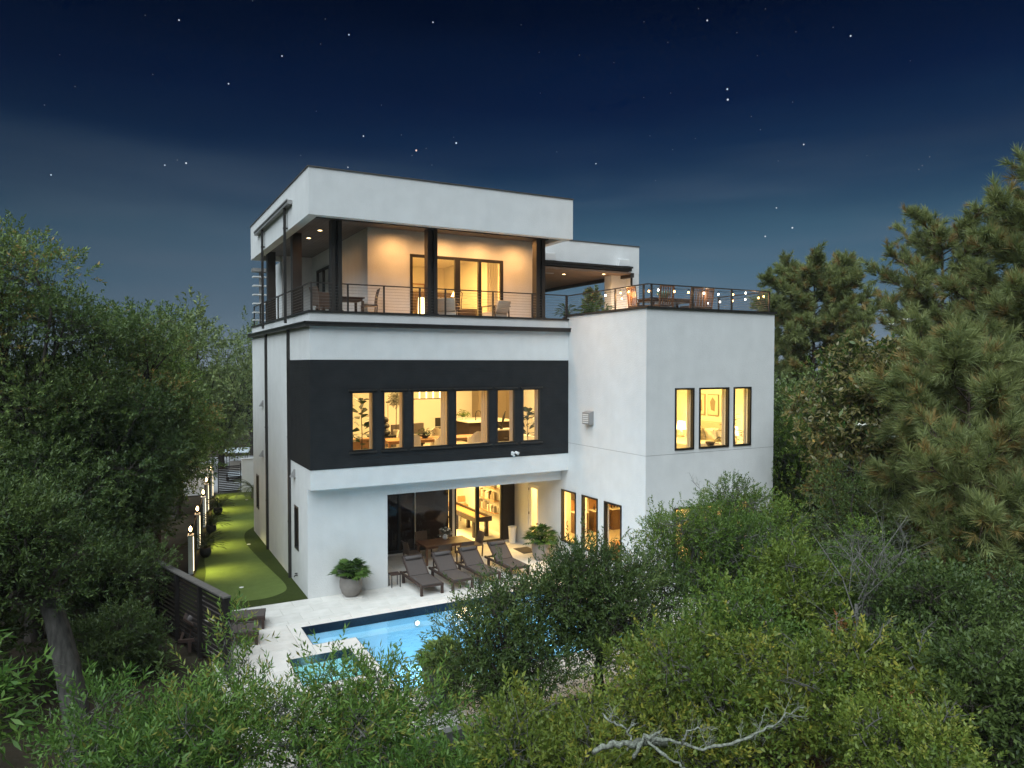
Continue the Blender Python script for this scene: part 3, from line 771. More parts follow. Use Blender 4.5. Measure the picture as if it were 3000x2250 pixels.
struct(MB().add([(-1.536, -4.213, -.11), (.036, -4.213, -.11), (.036, -5.986, -.11), (-1.536, -5.986, -.11)], [(3, 2, 1, 0)]).build('spa_water', M['water_spa']), 'pale turquoise water in the spa')
coping(-1.1, 8.28, -2.0, -1.62, deck); coping(7.9, 8.28, -7.3, -2.0, deck); coping(.42, 8.28, -7.68, -7.3, deck); coping(-1.1, -.76, -3.5, -2.0, deck)
coping(-2.02, .42, -4.2, -3.5, deck); coping(-2.02, -1.55, -6.0, -4.2, deck); coping(.05, .42, -6.0, -4.2, deck); coping(-2.02, .42, -6.5, -6.0, deck)
pave(-2.02, .42, -7.68, -6.5); pave(-2.02, -1.1, -3.5, -1.62)
MB().box(-2.02, -1.1, -3.5, -1.62, -.3, -.022).box(-2.02, -1.55, -7.68, -3.5, -.3, -.022).box(-1.1, -.96, -3.5, -1.82, -.3, -.022).box(-1.1, 8.28, -1.82, -1.62, -.3, -.022)\
    .box(-1.55, .22, -4.0, -3.7, -.3, -.022).box(-1.55, .22, -7.68, -6.2, -.3, -.022).box(8.1, 8.28, -7.68, -1.82, -.3, -.022).box(.22, 8.1, -7.68, -7.5, -.3, -.022).build('grout_bed', M['grout'], deck)
lp = thing('pool_light', 'bright round underwater light on the far pool wall', 'pool light', (2.62, -2.47, -.30))
MB().tube([(0, .008, 0), (0, -.03, 0)], .07, 16).build('lens', M['pool_lamp'], lp)
MB().tube([(0, .01, 0), (0, -.02, 0)], .095, 16).build('bezel', M['steel'], lp)
lp2 = thing('pool_light', 'second underwater pool light, half hidden by leaves near the right end', 'pool light', (6.4, -2.47, -.30))
MB().tube([(0, .008, 0), (0, -.03, 0)], .07, 16).build('lens', M['pool_lamp'], lp2)
MB().tube([(0, .01, 0), (0, -.02, 0)], .095, 16).build('bezel', M['steel'], lp2)
for x in (2.62, 6.4): lamp('SPOT', 'pool_lamp', (x, -2.60, -.40), 120, (.46, .78, 1.0), .12, (0.05, -1, -.62), None, 118, 1.0)
for x, y in ((2.0, -4.2), (3.4, -5.4), (5.0, -4.4), (6.7, -5.2)): lamp('SPOT', 'added_pool_fill', (x, y, -.25), 34, (.52, .82, 1.0), .2, (0, 0, -1), None, 165, 1.0)  # added fill spots with no fixture, spreading the glow through the pool
lamp('POINT', 'spa_lamp', (-.75, -5.6, -.65), 12, (.6, .95, .95), .08)
rw = tag(MB().box(-3.4, 14.3, -9.56, -9.37, -1.4, .0).build('retaining_wall', M['concrete']), 'grey rendered retaining wall along the near edge of the pool deck', 'wall')

# putting lawn
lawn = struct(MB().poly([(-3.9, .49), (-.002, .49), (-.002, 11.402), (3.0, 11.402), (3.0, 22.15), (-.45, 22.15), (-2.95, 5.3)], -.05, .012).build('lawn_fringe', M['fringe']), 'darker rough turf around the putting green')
pts = [(-2.75, 2.2), (-2.2, 1.35), (-1.3, 1.12), (-.55, 1.55), (-.36, 2.4), (-.46, 4.2), (-.60, 6.4), (-.68, 9), (-.45, 11.0), (.1, 12.2), (.8, 14), (1.3, 16.5), (1.5, 19.5), (1.1, 20.9), (.3, 21.1), (-.45, 18.8), (-1.05, 15.6), (-1.6, 12), (-1.95, 9.2), (-2.45, 7.4), (-2.62, 5.2), (-2.85, 3.4)]
sm = []
for i in range(len(pts)):
    p0, p1, p2, p3 = (Vector(pts[(i + k - 1) % len(pts)]) for k in range(4))
    for k in range(5):
        t = k / 5; sm.append(tuple(.5 * ((2 * p1) + (p2 - p0) * t + (2 * p0 - 5 * p1 + 4 * p2 - p3) * t * t + (3 * p1 - p0 - 3 * p2 + p3) * t ** 3)))
struct(MB().poly(sm, .0, .017).build('putting_green', M['turf']), 'smooth lit putting green with a wavy edge')
for (x, y), lb in (((-1.74, 2.71), 'white putting cup nearest the pool deck'), ((-.61, 8.82), 'white putting cup halfway along the lawn'), ((.84, 19.46), 'white putting cup far down the lawn near the gate')):
    t = thing('putting_cup', lb, 'golf cup', (x, y, .017)); MB().lathe([(.055, 0), (.075, 0), (.075, .006), (.055, .006), (.055, 0)], 18, cap=False).build('rim', M['white_paint'], t); MB().lathe([(.054, .001), (.001, .002)], 14).build('liner', M['white_paint'], t)
struct(MB().poly([(-8, 22.6), (14, 22.6), (14, 40), (-8, 40)], -.2, .03).build('driveway', M['drive']), 'grey driveway beyond the gate')
struct(MB().poly([(3.5, -12.2), (10, -13), (9.5, -15.2), (4.5, -14.6)], -1.3, -1.06).build('sandy_path', M['sand']), 'reddish sandy path under the trees')

# ================================================================== HOUSE
house = thing('modern_house', 'white stucco modern three-storey house with black panel band and lit windows', 'house')
H = house
XW, YW, XE = 9.645, -4.636, 15.43
f1win = [(1.31, 2.07), (2.38, 3.12), (3.40, 4.76), (4.97, 6.32), (6.59, 7.35), (7.65, 8.41)]
F1 = [(a, b, 4.75, 6.70) for a, b in f1win]
lwin = [(1.86, 2.46, 1.24, 2.72), (9.92, 10.54, 1.24, 2.72)]
wl = [(-.55, .45, .80, 2.79), (-1.96, -.96, .80, 2.79), (-3.36, -2.37, .80, 2.79)]
wdoor = (2.2, 3.06, .04, 2.62)
wf = [(10.85, 11.66), (11.90, 13.24), (13.47, 14.29)]
# ground floor
MB().wall('x', 0, .2, .483, 11.4, -.1, 3.58, lwin).build('wall', M['stucco'], H)
MB().wall('y', .483, .683, .2, 2.68, -.1, 3.58).wall('y', .483, .683, 2.68, XW, 3.15, 3.58).wall('x', 2.48, 2.68, .683, 4.3, -.1, 3.15).box(2.68, XW, .683, 4.3, 3.15, 3.35).build('wall', M['stucco'], H)
MB().wall('y', 11.2, 11.4, .2, 13.2, -.1, 9.0).build('wall', M['stucco'], H)
MB().box(2.68, 9.64, 4.24, 4.38, -.06, .06).build('door_sill', M['coping'], H)
# floor band and first floor
MB().box(0, XW, 0, .483, 3.581, 3.95).wall('y', 0, .2, 0, XW, 3.95, 9.24, F1).build('wall', M['stucco'], H)
MB().wall('x', .001, .2, .2, 11.4, 3.581, 9.24).build('wall', M['stucco'], H)
MB().wall('y', -.016, -.001, -.014, XW - .002, 4.226, 7.736, F1).build('panel_cladding', M['black_clad'], H)
MB().wall('x', -.014, -.001, .0, 3.02, 4.226, 7.736).build('panel_cladding', M['black_clad'], H)
MB().box(.2, XW, .2, 11.2, 9.0, 9.09).build('balcony_floor', M['travertine'], H)
MB().box(-.05, 9.70, -.05, .23, 9.242, 9.30).box(-.05, .23, .23, 11.45, 9.242, 9.30).build('parapet_cap', M['bronze'], H)
MB().box(-.17, 9.82, -.17, -.002, 8.80, 8.93).box(-.20, 9.83, -.20, -.165, 8.90, 8.945).build('gutter', M['bronze'], H)
MB().box(-.17, -.002, -.002, 11.6, 8.80, 8.93).box(-.20, -.165, -.20, 11.6, 8.90, 8.945).build('gutter', M['bronze'], H)
# wing
zs = 4.62
for z0, z1 in ((-.3, zs - .007), (zs + .007, 9.39)):
    up = z0 > 1
    MB().wall('x', XW, XW + .2, YW + .0, .2 if up else 4.35, z0, z1, [] if up else wl + [wdoor]).build('wall', M['stucco'], H)
    MB().wall('y', YW, YW + .2, XW + .2, XE, z0, z1, [(a, b, 4.75, 6.79) if up else (a, b, .78, 2.81) for a, b in wf]).build('wall', M['stucco'], H)
    MB().wall('x', XE - .2, XE, YW + .2, 11.4, z0, z1).build('wall', M['stucco'], H)
MB().box(XW + .012, XE - .012, YW + .012, YW + .19, zs - .05, zs + .05).box(XW + .012, XW + .19, YW + .19, 0, zs - .05, zs + .05).build('seam', M['greymetal'], H)
MB().box(XW - .05, XE + .07, YW - .06, YW + .22, 9.392, 9.46).box(XW - .05, XW + .22, YW + .22, .23, 9.392, 9.46).box(XE - .22, XE + .07, YW + .22, 11.4, 9.392, 9.46).build('parapet_cap', M['bronze'], H)
MB().box(XW + .2, XE - .2, YW + .2, 11.2, 9.0, 9.12).build('terrace_floor', M['travertine'], H)
# top storey
dz = (3.78, 7.46, 9.09, 11.47)
sd_ = (6.35, 8.5, 9.09, 11.6)
MB().wall('y', 1.16, 1.36, 2.24, 8.74, 9.09, 12.3, [dz]).build('wall', M['stucco'], H)
MB().wall('x', 2.24, 2.44, 1.36, 9.4, 9.09, 12.3, [sd_]).build('wall', M['stucco'], H)
MB().wall('x', 8.54, 8.74, 1.36, 9.4, 9.09, 12.3).wall('y', 9.4, 9.6, .95, 8.74, 9.09, 12.3).box(.95, 1.15, 9.6, 11.2, 9.09, 12.06).build('wall', M['stucco'], H)
xr, yr, xR, yB, zb, zt = -.263, -1.159, 9.085, 9.8, 12.065, 13.47
MB().box(xr, xR, yr, yr + .3, zb, zt).box(xr, xr + .3, yr + .3, yB, zb, zt).box(xR - .3, xR, yr + .3, yB, zb, zt).box(xr + .3, xR - .3, yB - .3, yB, zb, zt).build('fascia', M['stucco'], H)
MB().box(xr - .03, xR + .03, yr - .03, yr + .32, zt + .002, zt + .035).box(xr - .03, xr + .32, yr + .32, yB + .03, zt + .002, zt + .035).box(xR - .32, xR + .03, yr + .32, yB + .03, zt + .002, zt + .035).build('roof_edge', M['cap'], H)
MB().box(xr + .3, xR - .3, yr + .3, yB - .3, 13.1, 13.3).build('roof', M['roof'], H)
MB().box(xr + .3, xR - .3, yr + .3, yB - .3, 12.285, 12.34).build('soffit', M['soffit'], H)
MB().box(xr + .3, xR - .3, .02, .22, 12.20, 12.283).build('beam', M['bronze2'], H)
# top storey gutter and downspouts
MB().box(-.42, xr - .002, 1.15, 7.85, 12.80, 12.93).box(-.45, -.415, 1.15, 7.85, 12.905, 12.955).build('gutter', M['greymetal'], H)
for y in (1.95, 6.35): MB().box(-.40, -.32, y - .05, y + .05, 8.97, 12.80).box(-.41, xr, y - .06, y + .06, 12.12, 12.16).build('downspout', M['bronze'], H)
for y in (3.12, 7.62): MB().box(-.10, -.002, y - .055, y + .055, .02, 8.80).box(-.11, -.001, y - .07, y + .07, 5.0, 5.04).box(-.11, -.001, y - .07, y + .07, 2.0, 2.04).build('downspout', M['bronze'], H)


def column(x0, y0, w, d, zt_=12.2):
    """steel channel column: two flanges, a recessed web and a base plate"""
    o = MB().box(x0, x0 + w * .36, y0, y0 + d, 9.09, zt_).box(x0 + w * .64, x0 + w, y0, y0 + d, 9.09, zt_).box(x0 + w * .36, x0 + w * .64, y0 + d * .3, y0 + d * .7, 9.09, zt_).build('column', M['bronze2'], H)
    MB().box(x0 - .03, x0 + w + .03, y0 - .03, y0 + d + .03, 9.302, 9.33).build('base_plate', M['bronze'], o)
    MB().box(x0 + w * .40, x0 + w * .60, y0 + .02, y0 + d * .3, 10.85, 11.1).build('bracket', M['black'], o)


column(.72, .05, .34, .30); column(4.0, .05, .36, .30); column(8.28, .05, .38, .30)
MB().box(.20, .52, 3.45, 3.80, 9.3, 12.284).build('column', M['bronze2'], H); MB().box(.20, .52, 8.45, 8.80, 9.3, 12.284).build('column', M['bronze2'], H)
# recessed ceiling lights on the balcony: trim ring and glowing lens
DL = [(.96, 2.55, 22), (.96, 4.3, 22), (3.15, .35, 112), (5.0, .35, 118), (6.4, .35, 118), (7.9, .35, 112)]
for x, y, p in DL:
    o = MB().lathe([(.075, 0), (.105, 0), (.105, -.012), (.075, -.012), (.075, 0)], 16, cap=False).build('downlight', M['white_paint'], H, (x, y, 12.284))
    MB().lathe([(.07, -.003), (.01, -.004)], 14).build('lens', M['lamp_warm'], o)
    lamp('SPOT', 'downlight_lamp', (x, y, 12.26), p, (1, .50, .17), .12, (0, .05, -1), None, 165, 1.0)
# sun-screen fins at the far left corner
for i, z in enumerate((9.55, 9.9, 10.3, 10.7, 11.1, 11.5)):
    MB().box(.02, .85, 11.05, 11.45, z, z + .05).build('screen_fin', M['stucco'], H)
MB().box(.3, .4, 11.2, 11.3, 9.3, 11.9).box(.0, .9, 11.0, 11.5, 11.75, 11.9).build('screen_post', M['greymetal'], H)


# railings: top rail with posts and steel cables
def railing(pts, posts, zt_=10.18, zb_=9.30, rad=.022):
    r = None
    mb = MB()
    for a, b in zip(pts, pts[1:]): mb.bar((*a, zt_), (*b, zt_), .055, .035)
    r = mb.build('railing', M['bronze2'], H)
    for x, y in posts: MB().box(x - .025, x + .025, y - .025, y + .025, zb_, zt_ - .018).build('post', M['bronze2'], r)
    cb = MB()
    for k in range(1, 9):
        z = zb_ + (zt_ - zb_) * k / 9
        for a, b in zip(pts, pts[1:]): cb.tube([(*a, z), (*b, z)], .0045, 4)
    c = cb.build('cable', M['steel'], r); c['kind'] = 'stuff'


railing([(.08, 11.3), (.08, .08), (9.62, .08)], [(.08, .08), (1.25, .08), (2.46, .08), (3.72, .08), (4.66, .08), (6.5, .08), (8.12, .08), (9.6, .08), (.08, 1.35), (.08, 2.8), (.08, 4.25), (.08, 5.6), (.08, 6.95), (.08, 8.2), (.08, 9.6), (.08, 11.28)])
railing([(9.79, .35), (9.79, YW + .13), (15.29, YW + .13), (15.29, 3.3)], [(9.79, .33), (9.79, -2.76), (9.79, -4.3), (9.95, YW + .13), (11.7, YW + .13), (13.47, YW + .13), (15.29, YW + .13), (15.29, -2.0), (15.29, .6), (15.29, 3.2)], 10.19, 9.46)

# rear pavilion over the roof terrace
MB().box(9.2, 15.75, 3.55, 3.8, 11.72, 12.95).box(15.5, 15.75, 3.8, 11.2, 11.72, 12.95).build('fascia', M['stucco'], H)
MB().box(9.17, 15.78, 3.52, 3.83, 12.952, 12.985).box(15.47, 15.78, 3.83, 11.2, 12.952, 12.985).build('roof_edge', M['cap'], H)
MB().box(9.2, 15.5, 3.8, 11.2, 12.5, 12.6).build('roof', M['roof'], H)
MB().box(9.1, 15.02, 3.12, 3.548, 11.76, 11.94).box(9.1, 15.05, 3.06, 3.12, 11.88, 11.96).build('gutter', M['bronze'], H)
MB().box(9.1, 15.0, 3.16, 11.2, 11.64, 11.718).build('soffit', M['soffit_brown'], H)
MB().box(15.0, 15.2, 3.2, 11.2, 11.5, 11.70).build('beam', M['bronze2'], H)
MB().box(15.30, 15.75, 3.56, 4.1, 9.0, 11.72).build('pier', M['stucco'], H)
MB().box(14.5, 15.3, 3.95, 4.5, 9.0, 11.64).build('pier', M['stucco'], H)
MB().box(15.2, 15.27, 3.40, 3.47, 9.1, 11.64).build('downspout', M['bronze'], H)
for x, y, p in ((12.35, 4.6, 30), (13.9, 3.7, 10), (11.0, 5.6, 8)):
    o = MB().lathe([(.075, 0), (.105, 0), (.105, -.012), (.075, -.012), (.075, 0)], 16, cap=False).build('downlight', M['white_paint'], H, (x, y, 11.639))
    MB().lathe([(.07, -.003), (.01, -.004)], 14).build('lens', M['lamp_warm'], o)
    lamp('SPOT', 'downlight_lamp', (x, y, 11.6), p, (1, .62, .26), .06, (.2, -.1, -1), None, 130, .8)
MB().box(10.6, 11.7, 4.4, 4.55, 11.60, 11.638).build('heater_strip', M['greymetal'], H)


# windows: frame with a pane, and on the black band a header and a sill
def window(axis, a0, a1, u0, u1, z0, z1, glass='glass', fr=.05, head=False, mull=(), name='window', fm='black'):
    ow = MB()
    P = (lambda ua, ub, aa, ab, za, zb_: ow.box(ua, ub, aa, ab, za, zb_)) if axis == 'y' else (lambda ua, ub, aa, ab, za, zb_: ow.box(aa, ab, ua, ub, za, zb_))
    P(u0 - .01, u0 + fr, a0, a1, z0 - .01, z1 + .01); P(u1 - fr, u1 + .01, a0, a1, z0 - .01, z1 + .01); P(u0 + fr, u1 - fr, a0, a1, z0 - .01, z0 + fr); P(u0 + fr, u1 - fr, a0, a1, z1 - fr, z1 + .01)
    for m, w in mull: P(m - w / 2, m + w / 2, a0 + .002, a1 - .002, z0 + fr, z1 - fr)
    o = ow.build(name, M[fm], H)
    c = (a0 + a1) / 2; pm = MB()
    (pm.box(u0 + fr, u1 - fr, c - .006, c + .006, z0 + fr, z1 - fr) if axis == 'y' else pm.box(c - .006, c + .006, u0 + fr, u1 - fr, z0 + fr, z1 - fr))
    # one sheet is enough: thin glass as a single face
    pm = MB(); pm.add([(u0 + fr, c, z0 + fr), (u1 - fr, c, z0 + fr), (u1 - fr, c, z1 - fr), (u0 + fr, c, z1 - fr)] if axis == 'y' else [(c, u0 + fr, z0 + fr), (c, u1 - fr, z0 + fr), (c, u1 - fr, z1 - fr), (c, u0 + fr, z1 - fr)], [(0, 1, 2, 3)])
    pm.build('pane', M[glass], o)
    if head:
        MB().box(u0 - .09, u1 + .09, -.075, -.017, z1 + .012, z1 + .06).build('header', M['bronze'], o)
        MB().box(u0 - .08, u1 + .08, -.085, -.017, z0 - .06, z0 - .012).build('sill', M['bronze'], o)
    return o


for a, b in f1win: window('y', -.03, .09, a, b, 4.75, 6.70, head=True)
for h in lwin: window('x', -.02, .09, *h)
for h in wl: window('x', XW - .03, XW + .10, *h)
for a, b in wf: window('y', YW - .03, YW + .10, a, b, 4.75, 6.79); window('y', YW - .03, YW + .10, a, b, .78, 2.81)
window('y', 1.14, 1.26, *dz, fr=.09, mull=((4.70, .1), (5.6, .2), (6.5, .12)), name='sliding_door', fm='bronze')
window('x', 2.22, 2.32, *sd_, fr=.08, mull=((7.42, .12),), name='sliding_door', fm='bronze')
# garden doors: left half behind dark roller shades, right half lit
window('y', 4.28, 4.40, 2.70, 6.72, .06, 3.14, 'darkglass', .09, mull=((4.45, .10),), name='sliding_door', fm='bronze')
window('y', 4.29, 4.41, 6.86, 9.06, .06, 3.14, 'glass', .06, mull=((7.9, .16),), name='sliding_door', fm='black')
MB().box(9.07, 9.643, 4.26, 4.44, .06, 3.15).build('door_stack', M['bronze'], H)
MB().box(6.725, 6.855, 4.30, 4.40, .06, 3.15).build('door_jamb', M['white_paint'], H)
# white glazed side door
o = MB().wall('x', XW + .03, XW + .08, 2.22, 3.04, .05, 2.60, [(2.38, 2.88, .35, 2.48)]).build('side_door', M['white_paint'], H)
MB().add([(XW + .055, 2.38, .35), (XW + .055, 2.88, .35), (XW + .055, 2.88, 2.48), (XW + .055, 2.38, 2.48)], [(0, 1, 2, 3)]).build('pane', M['glass'], o)
MB().tube([(XW + .03, 2.29, 1.08), (XW - .03, 2.29, 1.08)], .018, 8).tube([(XW - .025, 2.29, 1.08), (XW - .06, 2.29, 1.08)], .035, 10).build('handle', M['black'], o)
for z in (.4, 1.35, 2.35): MB().box(XW + .005, XW + .029, 3.03, 3.07, z, z + .1).build('hinge', M['black'], o)


# rooms behind the windows: floor, walls, ceiling (window sides left to the outer walls)
def room(x0, x1, y0, y1, z0, z1, sides='NSEW', wallm='inwall', floorm='infloor'):
    MB().box(x0, x1, y0, y1, z0 - .05, z0).build('room_floor', M[floorm], H)
    MB().box(x0, x1, y0, y1, z1, z1 + .05).build('room_ceiling', M['ceil'], H)
    w = MB()
    if 'N' in sides: w.box(x0, x1, y1, y1 + .05, z0, z1)
    if 'S' in sides: w.box(x0, x1, y0 - .05, y0, z0, z1)
    if 'E' in sides: w.box(x1, x1 + .05, y0, y1, z0, z1)
    if 'W' in sides: w.box(x0 - .05, x0, y0, y1, z0, z1)
    w.build('room_wall', M[wallm], H)


room(.26, 13.1, .72, 11.1, 4.0, 8.3, 'NEW')                      # great room (upper)
MB().box(.26, 9.86, .205, .72, 3.96, 4.0).box(.26, 9.86, .205, .72, 8.3, 8.35).build('room_floor', M['infloor'], H)
MB().box(9.86, 13.1, .67, .72, 4.0, 8.3).build('room_wall', M['inwall'], H)
room(9.9, 15.17, -4.38, .6, 4.0, 7.4, 'NEW')                      # bedroom in the wing
room(5.2, 9.6, 4.46, 11.1, .02, 3.1, 'NEW', floorm='ceil')        # games room
MB().box(2.72, 6.66, 4.52, 4.56, .06, 3.12).build('roller_shade', M['shade'], H)
room(.3, 2.4, .75, 11.0, .0, 3.0, 'NSE')                          # side rooms behind the small windows
room(9.9, 15.17, -4.38, 4.3, .0, 3.2, 'NE', floorm='infloor')     # bar room in the wing
room(2.5, 8.5, 1.42, 9.3, 9.1, 12.2, 'NEW')                       # top bedroom
for x, y, w, h, p in ((3.3, 4, 3, 3, 150), (8.5, 5.5, 4, 3, 260)): lamp('AREA', 'room_lamp', (x, y, 8.27), p * 1.5, (1, .64, .23), w, (0, 0, -1), None, size_y=h)
lamp('AREA', 'room_lamp', (12.6, -2, 7.37), 150, (1, .64, .17), 2.5, (0, 0, -1))
lamp('AREA', 'room_lamp', (7.6, 7, 3.07), 260, (1, .64, .19), 2.5, (0, 0, -1))
lamp('AREA', 'room_lamp', (1.3, 6, 2.95), 60, (1, .70, .32), 1.2, (0, 0, -1))
lamp('AREA', 'room_lamp', (11.0, -1.2, 3.17), 200, (1, .58, .14), 1.6, (0, 0, -1))
lamp('AREA', 'room_lamp', (10.8, 2.8, 3.17), 110, (1, .62, .18), 1.2, (0, 0, -1))
lamp('AREA', 'room_lamp', (5.4, 4.5, 12.17), 260, (1, .54, .14), 3, (0, 0, -1))


# ================================================================== OUTDOOR THINGS
def make_lounger(label):
    """x: across, +y towards the head; foot end at y=0"""
    t = thing('sun_lounger', label, 'sun lounger', group='sun loungers on the pool deck')
    w = .74
    f = MB()
    for s in (-1, 1): f.box(s * w / 2 - .03, s * w / 2 + .03, 0, 2.0, .27, .35)
    for y in (.03, .75, 1.3, 1.95): f.box(-w / 2 + .03, w / 2 - .03, y - .025, y + .025, .275, .335)
    f.build('frame', M['teak_dark'], t)
    for x in (-1, 1):
        for y in (.06, 1.72): MB().box(x * (w / 2 - .005) - .04, x * (w / 2 - .005) + .04, y - .04, y + .04, 0, .27).build('leg', M['teak_dark'], t)
    MB().box(-w / 2 + .03, w / 2 - .03, .02, 1.18, .345, .37).build('seat', M['sling'], t)
    a = R(38); c, s = math.cos(a), math.sin(a); Lb = .84
    b = MB().add([(x, 1.20 + c * l - s * h, .36 + s * l + c * h) for x in (-w / 2 + .05, w / 2 - .05) for l in (0, Lb) for h in (0, .028)], [(0, 1, 3, 2), (4, 6, 7, 5), (0, 4, 5, 1), (2, 3, 7, 6), (1, 5, 7, 3), (0, 2, 6, 4)])
    b.build('backrest', M['sling'], t)
    fr = MB()
    for x in (-w / 2 + .025, w / 2 - .025): fr.bar((x, 1.19, .355), (x, 1.19 + c * (Lb + .02), .355 + s * (Lb + .02)), .045, .05)
    fr.bar((-w / 2 + .03, 1.19 + c * Lb, .36 + s * Lb), (w / 2 - .03, 1.19 + c * Lb, .36 + s * Lb), .05, .05)
    fr.bar((-.2, 1.19 + c * .6, .33 + s * .6), (-.2, 1.75, .31), .03, .03).bar((.2, 1.19 + c * .6, .33 + s * .6), (.2, 1.75, .31), .03, .03)
    fr.build('back_frame', M['teak_dark'], t)
    y0, z0 = 1.2 + c * .70 - s * .07, .36 + s * .70 + c * .07
    MB().tube([(-w / 2 + .07, y0, z0), (-w / 2 + .09, y0, z0), (w / 2 - .09, y0, z0), (w / 2 - .07, y0, z0)], [.05, .075, .075, .05], 10).build('headrest', M['sling2'], t, smooth=True)
    return t


lg = make_lounger('leftmost charcoal sun lounger of the row facing the pool')
lg.location = (3.69, -1.08, 0); lg.rotation_euler = (0, 0, R(1))
dup(lg, (4.82, -1.04, 0), R(2), 'second charcoal sun lounger from the left in the poolside row')
dup(lg, (5.95, -.86, 0), R(2.5), 'third charcoal sun lounger in the row, its foot behind leaves')
dup(lg, (7.23, -.62, 0), R(1.5), 'rightmost charcoal sun lounger of the poolside row')
dup(lg, (-1.62, -1.28, 0), R(79), 'farther of two brown loungers beside the black slat screen')
dup(lg, (-1.98, -2.42, 0), R(79), 'nearer of two brown loungers beside the black slat screen')


def make_chair(label, cat='chair', m='wicker', fr='teak_dark', group=None, slat=False, sh=.45, bh=.92):
    t = thing('dining_chair', label, cat, group=group)
    w = .25
    for x in (-1, 1):
        MB().box(x * w - .022, x * w + .022, -.24, -.196, 0, sh - .02).build('leg', M[fr], t)
        MB().bar((x * w, .21, 0), (x * w, .24, sh), .044, .044).build('leg', M[fr], t)
    MB().box(-w - .02, w + .02, -.25, .25, sh - .02, sh + .03).build('seat', M[m], t)
    if slat:
        for i in range(6):
            x = -w + .03 + i * (2 * w - .06) / 5; MB().bar((x, .24, sh + .03), (x, .31, bh - .04), .035, .015).build('slat', M[fr], t)
        MB().bar((-w - .02, .315, bh - .02), (w + .02, .315, bh - .02), .03, .07).build('top_rail', M[fr], t)
        for x in (-1, 1): MB().bar((x * (w + .005), .24, sh), (x * (w + .005), .32, bh), .04, .035).build('post', M[fr], t)
    else:
        b = MB(); n = 6; vs = []
        for k in range(5):
            q = k / 4; z = sh + .03 + (bh - sh - .03) * q; y = .235 + .10 * q * q; ww = w + .01 * q
            for i in range(n):
                u = -1 + 2 * i / (n - 1); vs += [(u * ww, y + .03 * u * u * -1, z), (u * ww, y + .035 - .03 * u * u, z)]
        fs = []
        for k in range(4):
            for i in range(n - 1):
                a = (k * n + i) * 2; c = ((k + 1) * n + i) * 2
                fs += [(a, a + 2, c + 2, c), (a + 1, c + 1, c + 3, a + 3)]
            a = (k * n) * 2; c = ((k + 1) * n) * 2; fs.append((a, c, c + 1, a + 1))
            a = (k * n + n - 1) * 2; c = ((k + 1) * n + n - 1) * 2; fs.append((a, a + 1, c + 1, c))
        for i in range(n - 1): a = (4 * n + i) * 2; fs.append((a, a + 2, a + 3, a + 1))
        b.add(vs, fs).build('backrest', M[m], t)
    return t


def make_table(name, label, lx, ly, h, top, leg, loc, rz=0, planks=6, inset=.06, lw=.08):
    t = thing(name, label, 'table', loc, rz)
    for i in range(planks):
        a = -ly / 2 + ly * i / planks; MB().box(-lx / 2, lx / 2, a + .004, a + ly / planks - .004, h - .035, h + random.Random(i).uniform(-.001, .001)).build('plank', M[top], t)
    MB().box(-lx / 2 + inset, lx / 2 - inset, -ly / 2 + inset, ly / 2 - inset, h - .12, h - .037).build('apron', M[leg], t)
    for x in (-1, 1):
        for y in (-1, 1): MB().box(x * (lx / 2 - inset) - lw / 2, x * (lx / 2 - inset) + lw / 2, y * (ly / 2 - inset) - lw / 2, y * (ly / 2 - inset) + lw / 2, 0, h - .12).build('leg', M[leg], t)
    return t


make_table('dining_table', 'reddish brown wooden patio table behind the sun loungers', 1.95, 1.05, .74, 'teak', 'teak', (5.72, 2.72, 0))
ch = make_chair('woven patio chair at the left end of the patio table', group='woven chairs round the patio table')
ch.location = (4.38, 2.68, 0); ch.rotation_euler = (0, 0, R(95))
dup(ch, (5.2, 3.62, 0), R(0), 'woven patio chair in front of the dark shade, left of the flowers')
dup(ch, (6.25, 3.66, 0), R(-3), 'woven patio chair behind the vase, by the lit doorway')
dup(ch, (5.25, 1.85, 0), R(180), 'patio chair with its back to the second lounger')
dup(ch, (6.2, 1.85, 0), R(178), 'patio chair with its back to the third lounger')
dup(ch, (7.02, 2.75, 0), R(-88), 'woven patio chair at the right end of the patio table')
vs_ = thing('flower_vase', 'white vase with pale flowers on the patio table', 'vase', (5.85, 2.95, .741))
MB().lathe([(.06, 0), (.10, .04), (.11, .10), (.09, .17), (.075, .19)], 16).build('vase', M['plastic'], vs_, smooth=True)
rng = np.random.default_rng(3)
d = unit(rng.normal(size=(46, 3)) + np.array([0, 0, .9])); V, t = scatter(sprays('small'), d * .05 + np.array([0, 0, .2]), d, np.full(46, .85), rng, rng.uniform(0, 1, 46), 4)
link('leaves', npmesh('leaves', V, 4, [M['lf_olive']], t), vs_)
fl_me = MB().lathe([(.002, -.03), (.035, -.01), (.04, .012), (.012, .028)], 7).mesh('flower', M['flower'])
for i in range(16):
    q = unit(rng.normal(size=3) + np.array([0, 0, 1.2])) * .26; link('flower', fl_me, vs_, tuple(q + np.array([0, 0, .2])))

